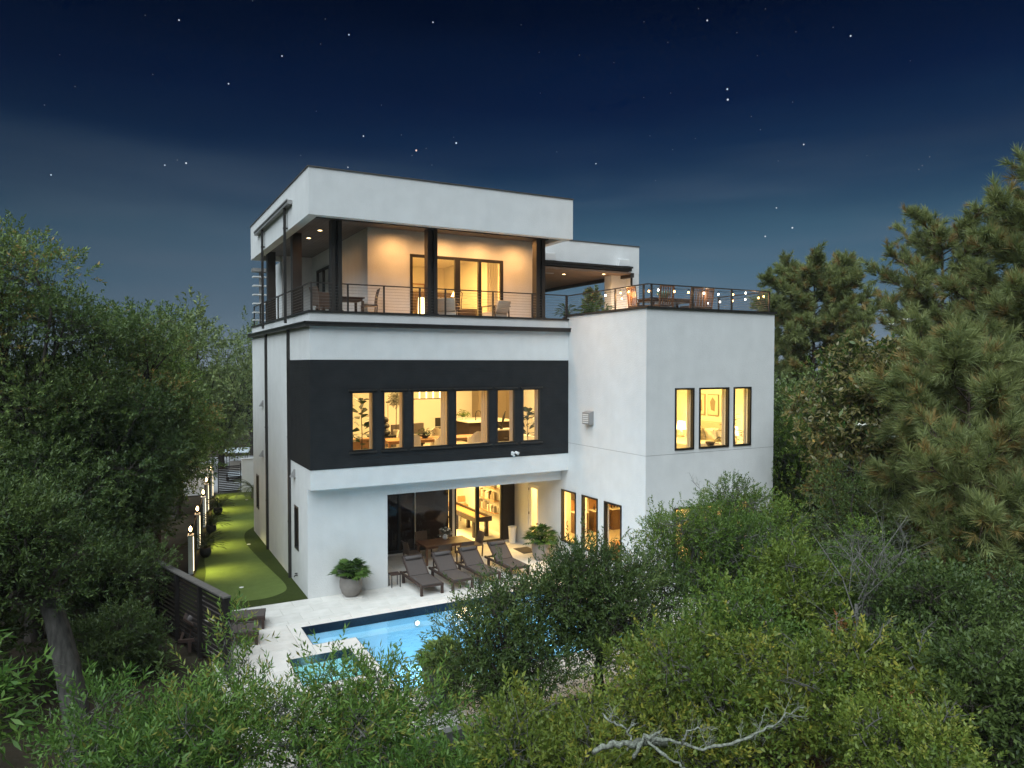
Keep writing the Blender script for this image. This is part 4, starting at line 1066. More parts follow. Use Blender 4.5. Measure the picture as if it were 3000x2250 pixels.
# tall white bin, doormat, lantern
t = thing('planter_bin', 'tall white tapered bin in the corner by the lit doorway', 'bin', (9.32, 3.86, 0))
MB().lathe([(.13, 0), (.17, .66), (.185, .67), (.185, .70), (.15, .70), (.12, .1), (.02, .08)], 22, cap=False).build('shell', M['white_paint'], t, smooth=False)
t = thing('door_mat', 'dark rubber doormat in front of the white side door', 'doormat', (9.2, 2.5, .001))
MB().box(-.33, .33, -.45, .45, 0, .015).build('mat', M['rubber'], t); MB().box(-.30, .30, -.42, .42, .0155, .019).build('pile', M['rubber'], t)
t = thing('side_table', 'small dark side table against the end of the white patio wall', 'side table', (2.9, .42, 0))
MB().box(-.17, .17, -.17, .17, .42, .45).build('top', M['teak_dark'], t)
for x in (-1, 1):
    for y in (-1, 1): MB().box(x * .15 - .012, x * .15 + .012, y * .15 - .012, y * .15 + .012, 0, .42).build('leg', M['black'], t)


def leafplant(t, n, r, h, seed, m, ll=.30, lw=.13, up=.5, lobes=True, z0=0.0, pname='leaves'):
    """big lobed leaves on arching stalks"""
    rng = np.random.default_rng(seed); V, T = [], []; st = MB()
    for i in range(n):
        az = i * 2.4 + rng.uniform(-.3, .3); el_ = rng.uniform(.25, 1.35) if up else rng.uniform(.1, 1.2)
        d = np.array([math.cos(az) * math.cos(el_), math.sin(az) * math.cos(el_), math.sin(el_)])
        rr_ = r * rng.uniform(.55, 1.0); tip = d * np.array([rr_, rr_, h * rng.uniform(.6, 1)]) + np.array([0, 0, z0])
        st.tube([(d[0] * .05, d[1] * .05, z0), tuple(tip * .55 + np.array([0, 0, z0 * .45 + .10 * h])), tuple(tip)], [.010, .008, .005], 4, cap=False)
        fw = unit(np.array([d[0], d[1], -.25 + .5 * d[2]])); sd = unit(np.cross(fw, [0, 0, 1]) + rng.normal(size=3) * .2); tt = rng.uniform(.1, .9)
        L_ = ll * rng.uniform(.75, 1.2); Wd = lw * rng.uniform(.8, 1.2); nrm = unit(np.cross(sd, fw))
        if lobes:
            for k in range(7):
                a = 1.35 - k * .45; dd = unit(fw * math.cos(a) + sd * math.sin(a)); pp = unit(np.cross(nrm, dd)); l2 = L_ * (1.05 - .35 * abs(a)); w2 = Wd * .20
                V += [tip, tip + dd * l2 * .5 + pp * w2, tip + dd * l2 - nrm * .04, tip + dd * l2 * .5 - pp * w2]; T += [tt] * 4
        else:
            for sgn in (-1, 1):
                V += [tip, tip + fw * L_ * .5, tip + fw * L_ - nrm * .05, tip + fw * L_ * .55 + sd * sgn * Wd * .5 + nrm * .02]; T += [tt + .1 * sgn] * 4
    link(pname, npmesh(pname, np.array(V), 4, [M[m]], np.array(T)), t)
    st.build('stalk', M[m], t)


t = thing('potted_plant', 'philodendron in a round grey pot by the white corner wall', 'potted plant', (1.28, .03, 0))
MB().box(-.30, .30, -.30, .30, .001, .04).build('pot_base', M['coping'], t)
MB().lathe([(.20, .04), (.30, .16), (.36, .36), (.37, .52), (.345, .66), (.36, .68), (.33, .68), (.31, .58), (.02, .56)], 26, cap=False).build('pot', M['pot_grey'], t, smooth=True)
leafplant(t, 95, .62, .62, 5, 'lf_phil', .27, .16, z0=.6)
t = thing('potted_plant', 'philodendron in a tall grey pot beside the wing windows', 'potted plant', (9.02, .98, 0))
MB().lathe([(.22, 0), (.30, .14), (.35, .36), (.36, .56), (.34, .66), (.355, .68), (.33, .68), (.31, .58), (.02, .56)], 26, cap=False).build('pot', M['pot_grey'], t, smooth=True)
leafplant(t, 110, .66, .72, 8, 'lf_phil', .27, .16, z0=.6)
t = thing('potted_plant', 'lime green plant in a big blue-black pot at the near pool edge', 'potted plant', (.95, -8.45, 0))
MB().lathe([(.24, 0), (.34, .18), (.42, .5), (.46, .92), (.49, .95), (.49, .99), (.44, .99), (.42, .86), (.02, .84)], 28, cap=False).build('pot', M['pot_blue'], t, smooth=True)
leafplant(t, 60, .5, .62, 11, 'lf_agave', .30, .13, z0=.88, lobes=True); leafplant(t, 46, .75, .45, 14, 'lf_phil', .36, .09, z0=.86, lobes=False, pname='low_leaves')

# black pots with strappy plants along the pillars
for (x, y), lb, s in (((-2.42, 7.5), 'round black pot with strappy plant nearest the slat screen, along the lawn', 21), ((-1.78, 11.7), 'round black pot with spreading plant halfway along the lawn wall', 22), ((-1.05, 15.9), 'round black pot farthest down the lawn wall', 23)):
    t = thing('potted_plant', lb, 'potted plant', (x, y, .015), group='black pots along the lawn')
    MB().lathe([(.12, 0), (.20, .1), (.23, .22), (.20, .34), (.17, .38), (.14, .36), (.02, .34)], 18, cap=False).build('pot', M['pot_black'], t, smooth=True)
    leafplant(t, 60, .66, .5, s, 'lf_palm', .46, .05, z0=.36, lobes=False)

# pillars with lamp along the lawn edge; an emissive strip stands in for the lit side
PIL = [(-3.02, 5.4), (-2.46, 9.3), (-1.86, 13.4), (-1.36, 17.2), (-.72, 21.4)]
LBL = ['white pillar nearest the black slat screen with lit lamp on top', 'second white lamp pillar along the lawn edge', 'third white lamp pillar, midway along the lawn edge', 'fourth white lamp pillar towards the gate', 'last white lamp pillar beside the gate']
for i, (x, y) in enumerate(PIL):
    h = 1.38
    t = thing('lamp_pillar', LBL[i], 'lamp pillar', (x, y, 0), R(-8), group='lamp pillars along the lawn')
    MB().box(-.16, .0, -.15, .15, 0, h).build('shaft', M['stucco'], t); MB().box(-.18, .025, -.17, .17, h + .001, h + .04).build('cap', M['stucco'], t)
    MB().box(.002, .02, -.03, .03, .08, h - .05).build('lit_side_glow', M['strip'], t)
    MB().box(-.13, -.04, -.045, .045, h + .042, h + .15).build('lamp_base', M['black'], t)
    MB().lathe([(.02, 0), (.045, .04), (.05, .10), (.03, .16), (.005, .19)], 12, (-.085, 0, h + .152)).build('lamp_globe', M['lamp_warm'], t)
    lamp('SPOT', 'pillar_lamp', (x + .14, y - .1, 1.3), 120, (1, .90, .28), .05, (.50, -.20, -1), None, 95, 1.0)
    lamp('POINT', 'pillar_glow', (x - .1, y, h + .55), 7, (1, .62, .28), .08)
for i in range(4):
    (x0, y0), (x1, y1) = PIL[i], PIL[i + 1]
    t = thing('slat_fence', ['low dark slat fence between the nearest two lamp pillars', 'low dark slat fence between second and third lamp pillars', 'low dark slat fence between third and fourth lamp pillars', 'low dark slat fence between fourth and last lamp pillars'][i], 'fence', (x0 - .1, y0, 0), math.atan2(y1 - y0, x1 - x0))
    Ln = math.hypot(x1 - x0, y1 - y0)
    for k in range(9): MB().box(.25, Ln - .25, -.015, .015, .10 + k * .145, .20 + k * .145).build('slat', M['blackwood'], t)
    for u in (.3, Ln / 2, Ln - .3): MB().box(u - .04, u + .04, .017, .08, 0, 1.4).build('post', M['blackwood'], t)

# black slat privacy screen
fx0, fy0, fd, fl, fh = -3.03, -4.4, math.atan2(.955, -.297), 4.6, 1.95
t = thing('privacy_screen', 'black horizontal slat privacy screen left of the pool deck', 'fence', (fx0, fy0, 0), fd)
for k in range(15): MB().box(.06, fl, -.010, .010, .06 + k * .122, .132 + k * .122).build('slat', M['blackwood'], t)
for u in (.0, 1.5, 3.0, 4.5): MB().box(u - .05, u + .05, .016, .11, 0, fh - .05).build('post', M['blackwood'], t)
MB().box(-.06, .058, -.06, .015, 0, fh - .05).build('end_post', M['blackwood'], t)
MB().box(-.08, fl + .02, -.07, .13, fh - .048, fh - .01).build('cap_rail', M['greycap'], t)

# far end of the lawn: gate, wall, cart, palm
t = thing('slat_gate', 'black horizontal slat gate at the far end of the lawn', 'gate', (-.35, 22.3, 0))
for k in range(15): MB().box(.06, 1.22, -.012, .012, .08 + k * .104, .15 + k * .104).build('slat', M['blackwood'], t)
for u in (0, 1.24): MB().box(u, u + .05, -.03, .03, .03, 1.72).build('gate_post', M['blackwood'], t)
MB().box(1.13, 1.2, -.06, -.013, .85, .98).build('latch', M['black'], t)
t = thing('garden_wall', 'short white garden wall right of the black gate', 'wall', (.98, 22.3, 0))
MB().box(0, 2.6, -.1, .1, 0, 1.95).build('wall', M['stucco'], t); MB().box(-.02, 2.62, -.13, .13, 1.952, 2.0).build('cap', M['stucco'], t)
t = thing('garden_wall', 'white garden wall along the driveway behind the trees', 'wall', (-7.5, 22.5, 0))
MB().box(0, 6.9, -.1, .1, 0, 1.75).build('wall', M['stucco'], t); MB().box(-.02, 6.92, -.13, .13, 1.752, 1.8).build('cap', M['stucco'], t)

t = thing('golf_cart', 'golf cart with pale blue-white roof parked behind the gate', 'golf cart', (1.55, 27.4, .03), R(-12))
MB().poly([(-.92, -1.2), (.62, -1.2), (.62, 1.2), (-.92, 1.2)], 1.86, 1.90).box(-.86, .56, -1.14, 1.14, 1.901, 1.94).build('roof', M['cart_white'], t)
for x in (-.7, .42):
    for y in (-1.0, .8): MB().bar((x, y, .8), (x, y * 1.05, 1.86), .035, .035).build('roof_post', M['black'], t)
MB().box(-.62, .34, -1.25, 1.15, .38, .62).box(-.6, .32, .55, 1.15, .62, .98).build('body', M['cart_white'], t)
MB().box(-.58, .3, -.35, .15, .72, .84).box(-.58, .3, -.47, -.36, .84, 1.25).build('seat', M['grey_fab'], t)
MB().box(-.58, .3, -1.15, -.7, .72, .84).build('rear_seat', M['grey_fab'], t)
for x in (-.66, .38):
    for y in (-.85, .8):
        w_ = MB().tube([(x - .08, y, .24), (x + .08, y, .24)], .24, 16).build('wheel', M['pot_black'], t); MB().tube([(x - .09, y, .24), (x + .09, y, .24)], .11, 12).build('rim', M['plastic'], w_)
MB().tube([(-.3, .55, .9), (-.3, .3, 1.15)], .02, 6).lathe([(.15, 0), (.17, .012), (.15, .024)], 14, (-.3, .3, 1.14)).build('steering_wheel', M['black'], t)


def palm(t, n, Ln, h, seed, m='lf_palm'):
    rng = np.random.default_rng(seed); V, T = [], []
    for i in range(n):
        az = i * 2.4; el_ = rng.uniform(.2, 1.2); p = np.array([0, 0, h]); d = np.array([math.cos(az) * math.cos(el_), math.sin(az) * math.cos(el_), math.sin(el_)])
        for k in range(14):
            s_ = Ln / 14; q = p + d * s_; sd = unit(np.cross(d, [0, 0, 1])); l_ = .42 * math.sin(PI * (k + 1.5) / 16)
            for sg in (-1, 1):
                e = q + (sd * sg * .8 + d * .6 + np.array([0, 0, -.15])) * l_; V += [p, p + d * .03, e, q]; T += [rng.uniform(.1, .9)] * 4
            p = q; d = unit(d + np.array([0, 0, -.13]))
    link('frond', npmesh('frond', np.array(V), 4, [M[m]], np.array(T)), t)
    MB().lathe([(.14, 0), (.11, h * .5), (.09, h)], 10).build('trunk', M['pinebark'], t)


palm(thing('small_palm', 'small feathery palm against the far corner of the house', 'palm', (1.25, 19.8, 0)), 16, 1.35, .55, 31)

# wall things
t = thing('security_light', 'white twin-head security light at the foot of the black panel', 'security light', (7.25, -.017, 4.36))
MB().tube([(0, 0, 0), (0, -.03, 0)], .06, 14).build('base', M['plastic'], t)
for x in (-.11, .13):
    MB().tube([(0, -.03, .01), (x * .6, -.09, .02)], .014, 6).build('arm', M['plastic'], t); MB().tube([(x * .55, -.07, .05), (x, -.20, .0)], [.035, .062], 12).build('lamp_head', M['plastic'], t)
MB().tube([(0, -.04, -.03), (.0, -.11, -.10)], [.03, .04], 10).build('camera', M['plastic'], t)
t = thing('vent_hood', 'grey box vent hood on the left face of the white wing', 'vent', (XW - .001, -1.47, 5.45), 0)
MB().add([(0, -.22, -.02), (0, .22, -.02), (0, .22, .46), (0, -.22, .46), (-.2, -.22, -.02), (-.2, .22, -.02), (-.2, .22, .40), (-.2, -.22, .40)], [(0, 3, 2, 1), (4, 5, 6, 7), (0, 1, 5, 4), (1, 2, 6, 5), (2, 3, 7, 6), (3, 0, 4, 7)]).build('hood', M['greymetal'], t)
for k in range(5): MB().box(-.215, -.201, -.17, .17, .03 + k * .07, .07 + k * .07).build('louvre', M['plastic'], t)
for y, z, lb in ((8.78, 3.83, 'small grey wall vent between the two downspouts'), (2.42, 3.83, 'small grey wall vent near the front corner, below the black panel'), (8.7, 5.95, 'grey wall vent high on the side wall between storeys')):
    t = thing('wall_vent', lb, 'vent', (-.001, y, z))
    MB().add([(0, -.12, -.13), (0, .12, -.13), (0, .12, .13), (0, -.12, .13), (-.16, -.12, -.13), (-.16, .12, -.13)], [(0, 1, 5, 4), (4, 5, 2, 3), (0, 4, 3), (1, 2, 5), (0, 3, 2, 1)]).build('hood', M['greymetal'], t)
    MB().box(-.02, 0, -.15, .15, -.16, -.132).build('flange', M['greymetal'], t)
t = thing('garden_tap', 'small black garden tap low on the side wall', 'tap', (-.001, 2.07, .36))
MB().tube([(0, 0, 0), (-.09, 0, 0), (-.12, 0, -.05)], .018, 8).build('spout', M['black'], t); MB().tube([(-.05, 0, .0), (-.05, 0, .06)], .012, 6).lathe([(.05, 0), (.05, .015)], 10, (-.05, 0, .06)).build('handle', M['black'], t)
for x, lb in ((10.82, 'white floodlight box beside the brown column on the pavilion roof edge'), (14.72, 'white floodlight box at the right end of the pavilion roof edge')):
    t = thing('floodlight', lb, 'floodlight', (x, 3.35, 11.94), R(-20), group='floodlights on the pavilion edge')
    MB().add([(-.26, -.16, .05), (.26, -.16, .05), (.26, .16, .05), (-.26, .16, .05), (-.22, -.22, .33), (.22, -.22, .33), (.26, .14, .40), (-.26, .14, .40)], [(0, 3, 2, 1), (4, 5, 6, 7), (0, 1, 5, 4), (1, 2, 6, 5), (2, 3, 7, 6), (3, 0, 4, 7)]).build('case', M['plastic'], t)
    MB().bar((-.2, 0, 0), (-.2, 0, .06), .04, .04).bar((.2, 0, 0), (.2, 0, .06), .04, .04).build('bracket', M['plastic'], t)

# string lights along the terrace rail
FR = [(9.9, 9.96, 0), (10.29, 10.02, 1), (10.97, 10.0, 0), (11.58, 10.0, 0), (12.27, 10.01, 1), (12.92, 10.0, 1), (13.61, 10.02, 0), (14.22, 10.1, 1), (15.1, 10.02, 0)]
RT = [(-1.49, 10., 1), (-2.14, 10., 1), (-2.81, 9.99, 0), (-3.44, 9.99, 1), (-4.08, 10., 0)]
LT = [(-2.07, 10.02, 1), (-2.95, 10.03, 0), (-3.4, 10.03, 0), (-3.02, 9.83, 0)]
for nm_, lst, lb in (('front', [((x, -4.43, z), w_) for x, z, w_ in FR], 'string of globe bulbs under the front terrace handrail'),
                     ('right', [((15.22, y, z), w_) for y, z, w_ in RT], 'string of globe bulbs along the right terrace rail'),
                     ('left', [((9.87, y, z), w_) for y, z, w_ in LT], 'amber bulbs hanging along the left terrace rail')):
    t = thing('string_lights', lb, 'string lights', lst[0][0])
    o0 = Vector(lst[0][0]); wire = []
    for i, (p, w_) in enumerate(lst):
        q = Vector(p) - o0
        MB().lathe([(.004, .04), (.02, .025), (.028, 0), (.02, -.024), (.004, -.03)], 10, tuple(q)).build('bulb', M['bulb_white' if w_ else 'bulb_warm'], t)
        MB().tube([tuple(q + Vector((0, 0, .05))), tuple(q + Vector((0, 0, .10)))], .014, 6).build('socket', M['black'], t)
        wire.append(q + Vector((0, 0, .11)))
        if i + 1 < len(lst): wire.append((q + Vector(lst[i + 1][0]) - o0) / 2 + Vector((0, 0, .07)))
    MB().tube(wire, .006, 4).build('wire', M['black'], t)
lamp('POINT', 'string_glow', (10.05, -3.1, 9.95), 14, (1, .55, .2), .1); lamp('POINT', 'string_glow', (14.95, -4.1, 10.0), 6, (1, .55, .2), .1); lamp('POINT', 'string_glow', (12.6, -4.2, 9.98), 5, (1, .8, .55), .1)
lamp('POINT', 'pier_glow', (14.2, 3.0, 10.1), 26, (1, .55, .2), .1)

# roof terrace furniture
make_table('dining_table', 'slatted wooden table on the roof terrace', 1.9, .95, .76, 'teak_dark', 'teak_dark', (11.75, -3.05, 9.12), 0, planks=7)
tc_ = make_chair('slat-back terrace chair at the left end of the terrace table', m='teak_dark', fr='teak', group='slat-back chairs on the roof terrace', slat=True, bh=1.12)
tc_.location = (10.5, -3.15, 9.12); tc_.rotation_euler = (0, 0, R(85))
dup(tc_, (10.95, -3.85, 9.12), R(170), 'slat-back terrace chair just left of the corner rail post')
dup(tc_, (12.2, -3.85, 9.12), R(182), 'slat-back terrace chair just right of the green bowl')
dup(tc_, (12.8, -3.75, 9.12), R(195), 'slat-back terrace chair beside the middle rail post')
dup(tc_, (13.15, -3.1, 9.12), R(-95), 'slat-back terrace chair at the right end of the terrace table')
t = thing('bowl', 'green glazed bowl on the terrace table', 'bowl', (11.72, -3.0, 9.882)); MB().lathe([(.08, 0), (.10, .02), (.22, .16), (.27, .27), (.25, .27), (.19, .15), (.02, .04)], 20, cap=False).build('bowl', M['green_glaze'], t, smooth=True)
t = thing('terrace_shrub', 'dark leafy shrub in a planter behind the left terrace rail', 'shrub', (10.9, .2, 9.12))
MB().box(-.3, .3, -.3, .3, 0, .42).build('planter', M['pot_black'], t)
rng = np.random.default_rng(9); d = unit(rng.normal(size=(120, 3)) + np.array([0, 0, .3])); P_ = d * np.array([.36, .36, .62]) * rng.uniform(.3, 1, (120, 1)) + np.array([0, 0, .82])
V, tt = scatter(sprays('mag'), P_, d, rng.uniform(.5, .8, 120), rng, rng.uniform(.1, .95, 120), 4); link('leaves', npmesh('leaves', V, 4, [M['lf_mag']], tt), t); MB().tube([(0, 0, .3), (0, 0, 1.0)], .02, 5).build('stem', M['bark'], t)
for (x, y), lb, s in (((11.55, .35), 'low green plant right of the terrace shrub', 41), ((10.15, .9), 'grassy green plant by the balcony end post', 42), ((10.25, -.6), 'small low plant just inside the left terrace rail', 43)):
    t = thing('terrace_plant', lb, 'plant', (x, y, 9.12)); MB().lathe([(.13, 0), (.18, .3), (.16, .3), (.02, .26)], 14, cap=False).build('pot', M['pot_black'], t); leafplant(t, 60, .42, .5, s, 'lf_phil', .28, .06, z0=.28, lobes=False)

# balcony furniture
make_table('bistro_table', 'dark square table on the balcony corner', .95, .95, .76, 'teak_dark', 'wicker', (1.58, 1.35, 9.09), 0, planks=5)
bc = make_chair('woven chair at the left of the balcony table', m='wicker', fr='wicker', group='woven chairs on the balcony corner', bh=1.05, sh=.47)
bc.location = (.66, 1.1, 9.09); bc.rotation_euler = (0, 0, R(105))
dup(bc, (1.1, 2.35, 9.09), R(12), 'woven chair on the far side of the balcony table, by the brown column')
dup(bc, (2.15, .72, 9.09), R(-100), 'woven chair at the right of the balcony table')


def armchair(label, loc, rz):
    t = thing('lounge_chair', label, 'armchair', loc, rz, group='low balcony armchairs')
    MB().box(-.34, .34, -.34, .3, .22, .40).build('seat_cushion', M['cream'], t)
    MB().add([(-.32, .24, .38), (.32, .24, .38), (.32, .40, .82), (-.32, .40, .82), (-.32, .36, .38), (.32, .36, .38), (.32, .52, .80), (-.32, .52, .80)], [(0, 1, 2, 3), (4, 7, 6, 5), (0, 3, 7, 4), (1, 5, 6, 2), (3, 2, 6, 7), (0, 4, 5, 1)]).build('back_cushion', M['cream'], t)
    for x in (-.38, .38):
        MB().bar((x, -.34, 0), (x, -.30, .60), .035, .035).bar((x, .38, 0), (x, .34, .6), .035, .035).bar((x, -.36, .60), (x, .42, .62), .05, .03).bar((x, -.3, .2), (x, .36, .2), .03, .03).build('arm_frame', M['teak_dark'], t)


armchair('low cream armchair left of the glass doors on the balcony', (5.0, .72, 9.09), R(150)); armchair('low cream armchair right of the glass doors on the balcony', (6.9, .72, 9.09), R(200))


# ================================================================== THINGS SEEN THROUGH THE WINDOWS
def curtain(label, axis, u, a, z0, z1, w=.34, m='curtain'):
    t = thing('curtain', label, 'curtain', (u, a, z0) if axis == 'y' else (a, u, z0))
    n = 25; vs = []
    for i in range(n):
        q = i / (n - 1); off = .035 * math.sin(q * PI * 9); x = (q - .5) * w
        for z in (0, z1 - z0): vs.append((x, off, z) if axis == 'y' else (off, x, z))
    MB().add(vs, [(2 * i, 2 * i + 2, 2 * i + 3, 2 * i + 1) for i in range(n - 1)]).build('cloth', M[m], t)
    (MB().tube([(-w / 2 - .1, 0, z1 - z0 + .03), (w / 2 + .1, 0, z1 - z0 + .03)], .012, 6) if axis == 'y' else MB().tube([(0, -w / 2 - .1, z1 - z0 + .03), (0, w / 2 + .1, z1 - z0 + .03)], .012, 6)).build('rod', M['black'], t)


for i, lb in enumerate(('first', 'second', 'third', 'fourth', 'fifth', 'sixth')):
    a, b = f1win[i]; curtain('taupe curtain at the right side of the %s window in the black band' % lb, 'y', b + (.04 if b - a < 1 else .0), .27, 4.02, 7.9, .24 if b - a < 1 else .42)
curtain('pale curtain at the right side of the balcony glass doors', 'y', 7.25, 1.6, 9.12, 11.9, .46, 'sheer')
for i, lb in enumerate(('left', 'middle', 'right')):
    curtain('cream curtain edge in the %s bedroom window of the wing' % lb, 'y', wf[i][1] + .07, YW + .3, 4.02, 7.2, .16, 'sheer')


def figtree(label, loc, h, seed, sc=1.0):
    t = thing('fiddle_leaf_fig', label, 'potted plant', loc)
    MB().lathe([(.14, 0), (.19, .34), (.17, .34), (.02, .3)], 16, cap=False).build('pot', M['cream'], t)
    MB().tube([(0, 0, .3), (.03, .02, h * .5), (-.02, 0, h)], [.02, .016, .01], 6).build('stem', M['bark'], t)
    rng = np.random.default_rng(seed); V, T = [], []
    for i in range(46):
        z = rng.uniform(.75, h); az = i * 2.4; d = unit(np.array([math.cos(az), math.sin(az), rng.uniform(-.2, .8)])); p = np.array([0, 0, z]) + d * rng.uniform(.02, .2); sd = unit(np.cross(d, [0, 0, 1]) + rng.normal(size=3) * .3)
        L_ = rng.uniform(.26, .40) * sc; w_ = L_ * .62
        for sg in (-1, 1): V += [p, p + d * L_ * .35 + sd * sg * w_ * .28, p + d * L_ * .8 + sd * sg * w_ * .5, p + d * L_]; T += [rng.uniform(0, 1)] * 4
    link('leaves', npmesh('leaves', np.array(V), 4, [M['lf_fig']], np.array(T)), t)


figtree('tall fiddle-leaf fig behind the first window of the black band', (1.93, .95, 4.0), 2.4, 61)
figtree('fiddle-leaf fig behind the sixth window of the black band', (8.38, .9, 4.0), 1.75, 62)
t = thing('floor_planter', 'big terracotta coloured floor planter behind the first fig', 'planter', (2.3, 1.9, 4.0)); MB().box(-.7, .7, -.3, .3, 0, .95).box(-.66, .66, -.26, .26, .951, .97).build('box', M['ltwood'], t)
# topiary ball tree on a low shelf with stacked black stones
t = thing('console_shelf', 'dark console shelf behind the second window', 'console', (4.35, 4.4, 4.0)); MB().box(-1.1, 1.1, -.25, .25, .73, .78).build('top', M['black'], t)
for x in (-1.05, 1.05): MB().box(x - .03, x + .03, -.22, .22, 0, .73).build('leg', M['black'], t)
t = thing('topiary_tree', 'ball topiary tree on the console behind the second window', 'potted plant', (4.36, 4.4, 4.78))
MB().lathe([(.09, 0), (.12, .2), (.1, .2), (.02, .17)], 12, cap=False).build('pot', M['cream'], t); MB().tube([(0, 0, .15), (.02, 0, 1.25)], .016, 5).build('stem', M['bark'], t)
rng = np.random.default_rng(5); d = unit(rng.normal(size=(130, 3))); V, tt = scatter(sprays('small'), d * .16 * rng.uniform(.3, 1, (130, 1)) + np.array([0.02, 0, 1.42]), d, np.full(130, .85), rng, rng.uniform(0, 1, 130), 4); link('leaves', npmesh('leaves', V, 4, [M['lf_olive']], tt), t)
t = thing('stone_sculpture', 'stacked black stone sculpture left of the topiary', 'sculpture', (3.78, 4.4, 4.78))
for k, (r, z) in enumerate(((.34, .12), (.31, .38), (.27, .62))): MB().lathe([(r * math.sin(PI * q / 8), z - .15 * math.cos(PI * q / 8)) for q in range(1, 8)], 16).build('stone', M['black'], t, smooth=True)

make_table('dining_table', 'long oak dining table behind the black band windows', 3.9, 1.1, .76, 'ltwood', 'ltwood', (5.3, 2.9, 4.0), 0, planks=4)


def tubchair(label):
    t = thing('tub_chair', label, 'chair', group='cream tub chairs round the dining table')
    n = 13; vs = []; fs = []
    for i in range(n):
        a = PI * (-.12 + 1.24 * i / (n - 1)); top = .86 - .24 * abs(math.cos(a)) ** 3
        for r in (.30, .25): vs += [(r * math.cos(a), r * math.sin(a), .0), (r * math.cos(a), r * math.sin(a), top)]
    for i in range(n - 1):
        a, b = i * 4, i * 4 + 4; fs += [(a, b, b + 1, a + 1), (a + 2, a + 3, b + 3, b + 2), (a + 1, b + 1, b + 3, a + 3)]
    fs += [(0, 1, 3, 2), (n * 4 - 4, n * 4 - 2, n * 4 - 1, n * 4 - 3)]
    MB().add(vs, fs).build('shell', M['cream'], t); MB().lathe([(.24, .02), (.25, .40), (.24, .46), (.02, .47)], 16, cap=False).build('seat', M['cream'], t)
    return t


tb = tubchair('cream tub chair at the near side, behind the third window left half'); tb.location = (4.15, 2.05, 4.0); tb.rotation_euler = (0, 0, PI); tb.scale = (1.1, 1.1, 1.2)
for p, a, lb in (((5.4, 2.05, 4.), PI, 'cream tub chair at the near side, behind the third window right half'), ((6.75, 2.05, 4.), PI, 'cream tub chair at the near side, behind the fourth window'), ((7.62, 2.95, 4.), -PI / 2, 'cream tub chair at the right end of the oak table'),
                 ((4.5, 3.75, 4.), 0, 'cream tub chair on the far side of the oak table, left'), ((5.9, 3.75, 4.), 0, 'cream tub chair on the far side of the oak table, right')): dup(tb, p, a, lb, (1.1, 1.1, 1.2))
t = thing('centrepiece', 'leafy centrepiece bowl on the oak dining table', 'centrepiece', (5.0, 2.9, 4.762)); MB().lathe([(.08, 0), (.2, .1), (.22, .14), (.18, .13), (.02, .05)], 16, cap=False).build('bowl', M['cabinet'], t)
leafplant(t, 30, .3, .25, 71, 'lf_fig', .16, .09, z0=.1, lobes=False)
t = thing('linear_chandelier', 'long rod chandelier hanging over the dining table', 'chandelier', (5.2, 2.9, 6.25)); MB().box(-.75, .75, -.03, .03, 0, .03).build('bar', M['black'], t)
for k in range(6):
    x = -.7 + k * .28; MB().tube([(x, 0, .03), (x, 0, 2.0)], .008, 5).build('rod', M['black'], t); MB().tube([(x, 0, .04), (x, 0, .42)], .028, 8).build('lamp_tube', M['lamp_shade'], t)
t = thing('dark_armchair', 'dark grey armchair beyond the dining table', 'armchair', (5.35, 6.6, 4.0), R(15)); MB().box(-.8, .8, -.4, .4, .12, .5).build('seat', M['sling'], t); MB().box(-.8, .8, -.55, -.401, .12, 1.05).build('backrest', M['sling'], t)
for x in (-.9, .801): MB().box(x, x + .1, -.5, .4, .12, .66).build('arm', M['sling'], t)
t = thing('floor_lamp', 'thin black floor lamp at the back of the great room', 'lamp', (5.2, 7.9, 4.0)); MB().lathe([(.14, 0), (.14, .02), (.01, .03)], 14).build('base', M['black'], t); MB().tube([(0, 0, .02), (0, 0, 1.9)], .012, 6).build('stand', M['black'], t); MB().lathe([(.09, 1.88), (.09, 1.93)], 12).build('head', M['black'], t)
t = thing('kitchen_island', 'dark kitchen island with white top behind the fourth window', 'kitchen island', (9.75, 8.1, 4.0)); MB().box(-.95, 1.3, -1.0, 1.2, 0, .90).build('base', M['shade'], t); MB().box(-1.05, 1.4, -1.1, 1.3, .902, .96).build('countertop', M['marble'], t)
t = thing('kitchen_tap', 'black gooseneck tap on the kitchen island', 'tap', (9.35, 7.55, 4.96)); MB().tube([(0, 0, 0), (0, 0, .32), (.05, -.02, .43), (.14, -.05, .46), (.22, -.08, .40), (.24, -.09, .28)], .018, 8).build('spout', M['black'], t); MB().lathe([(.03, 0), (.03, .05)], 10).build('base', M['black'], t)
t = thing('potted_plant', 'small bright green plant on the kitchen island', 'potted plant', (9.05, 8.3, 4.96)); MB().lathe([(.06, 0), (.08, .12), (.07, .12), (.01, .1)], 12, cap=False).build('pot', M['plastic'], t); leafplant(t, 40, .3, .34, 73, 'lf_agave', .15, .08, z0=.12, lobes=False)
for k, (x, y) in enumerate(((8.8, 7.6), (9.4, 8.0), (10.0, 8.4))):
    t = thing('pendant_lamp', ['left clear glass pendant over the island', 'middle clear glass pendant over the island', 'right clear glass pendant over the island'][k], 'pendant lamp', (x, y, 6.35)); MB().tube([(0, 0, .3), (0, 0, 1.9)], .006, 4).build('cord', M['black'], t); MB().lathe([(.10, 0), (.13, .1), (.10, .24), (.03, .32)], 14).build('globe', M['lamp_shade'], t)
t = thing('tall_cabinet', 'tall greige kitchen cabinets beyond the island', 'cabinet', (11.9, 10.6, 4.0)); MB().box(-1.1, 1.1, -.3, .45, 0, 3.0).build('carcass', M['greige'], t)
for k in range(4): MB().box(-1.08 + k * .545, -.56 + k * .545, -.33, -.301, .1, 2.95).build('cabinet_door', M['greige'], t)
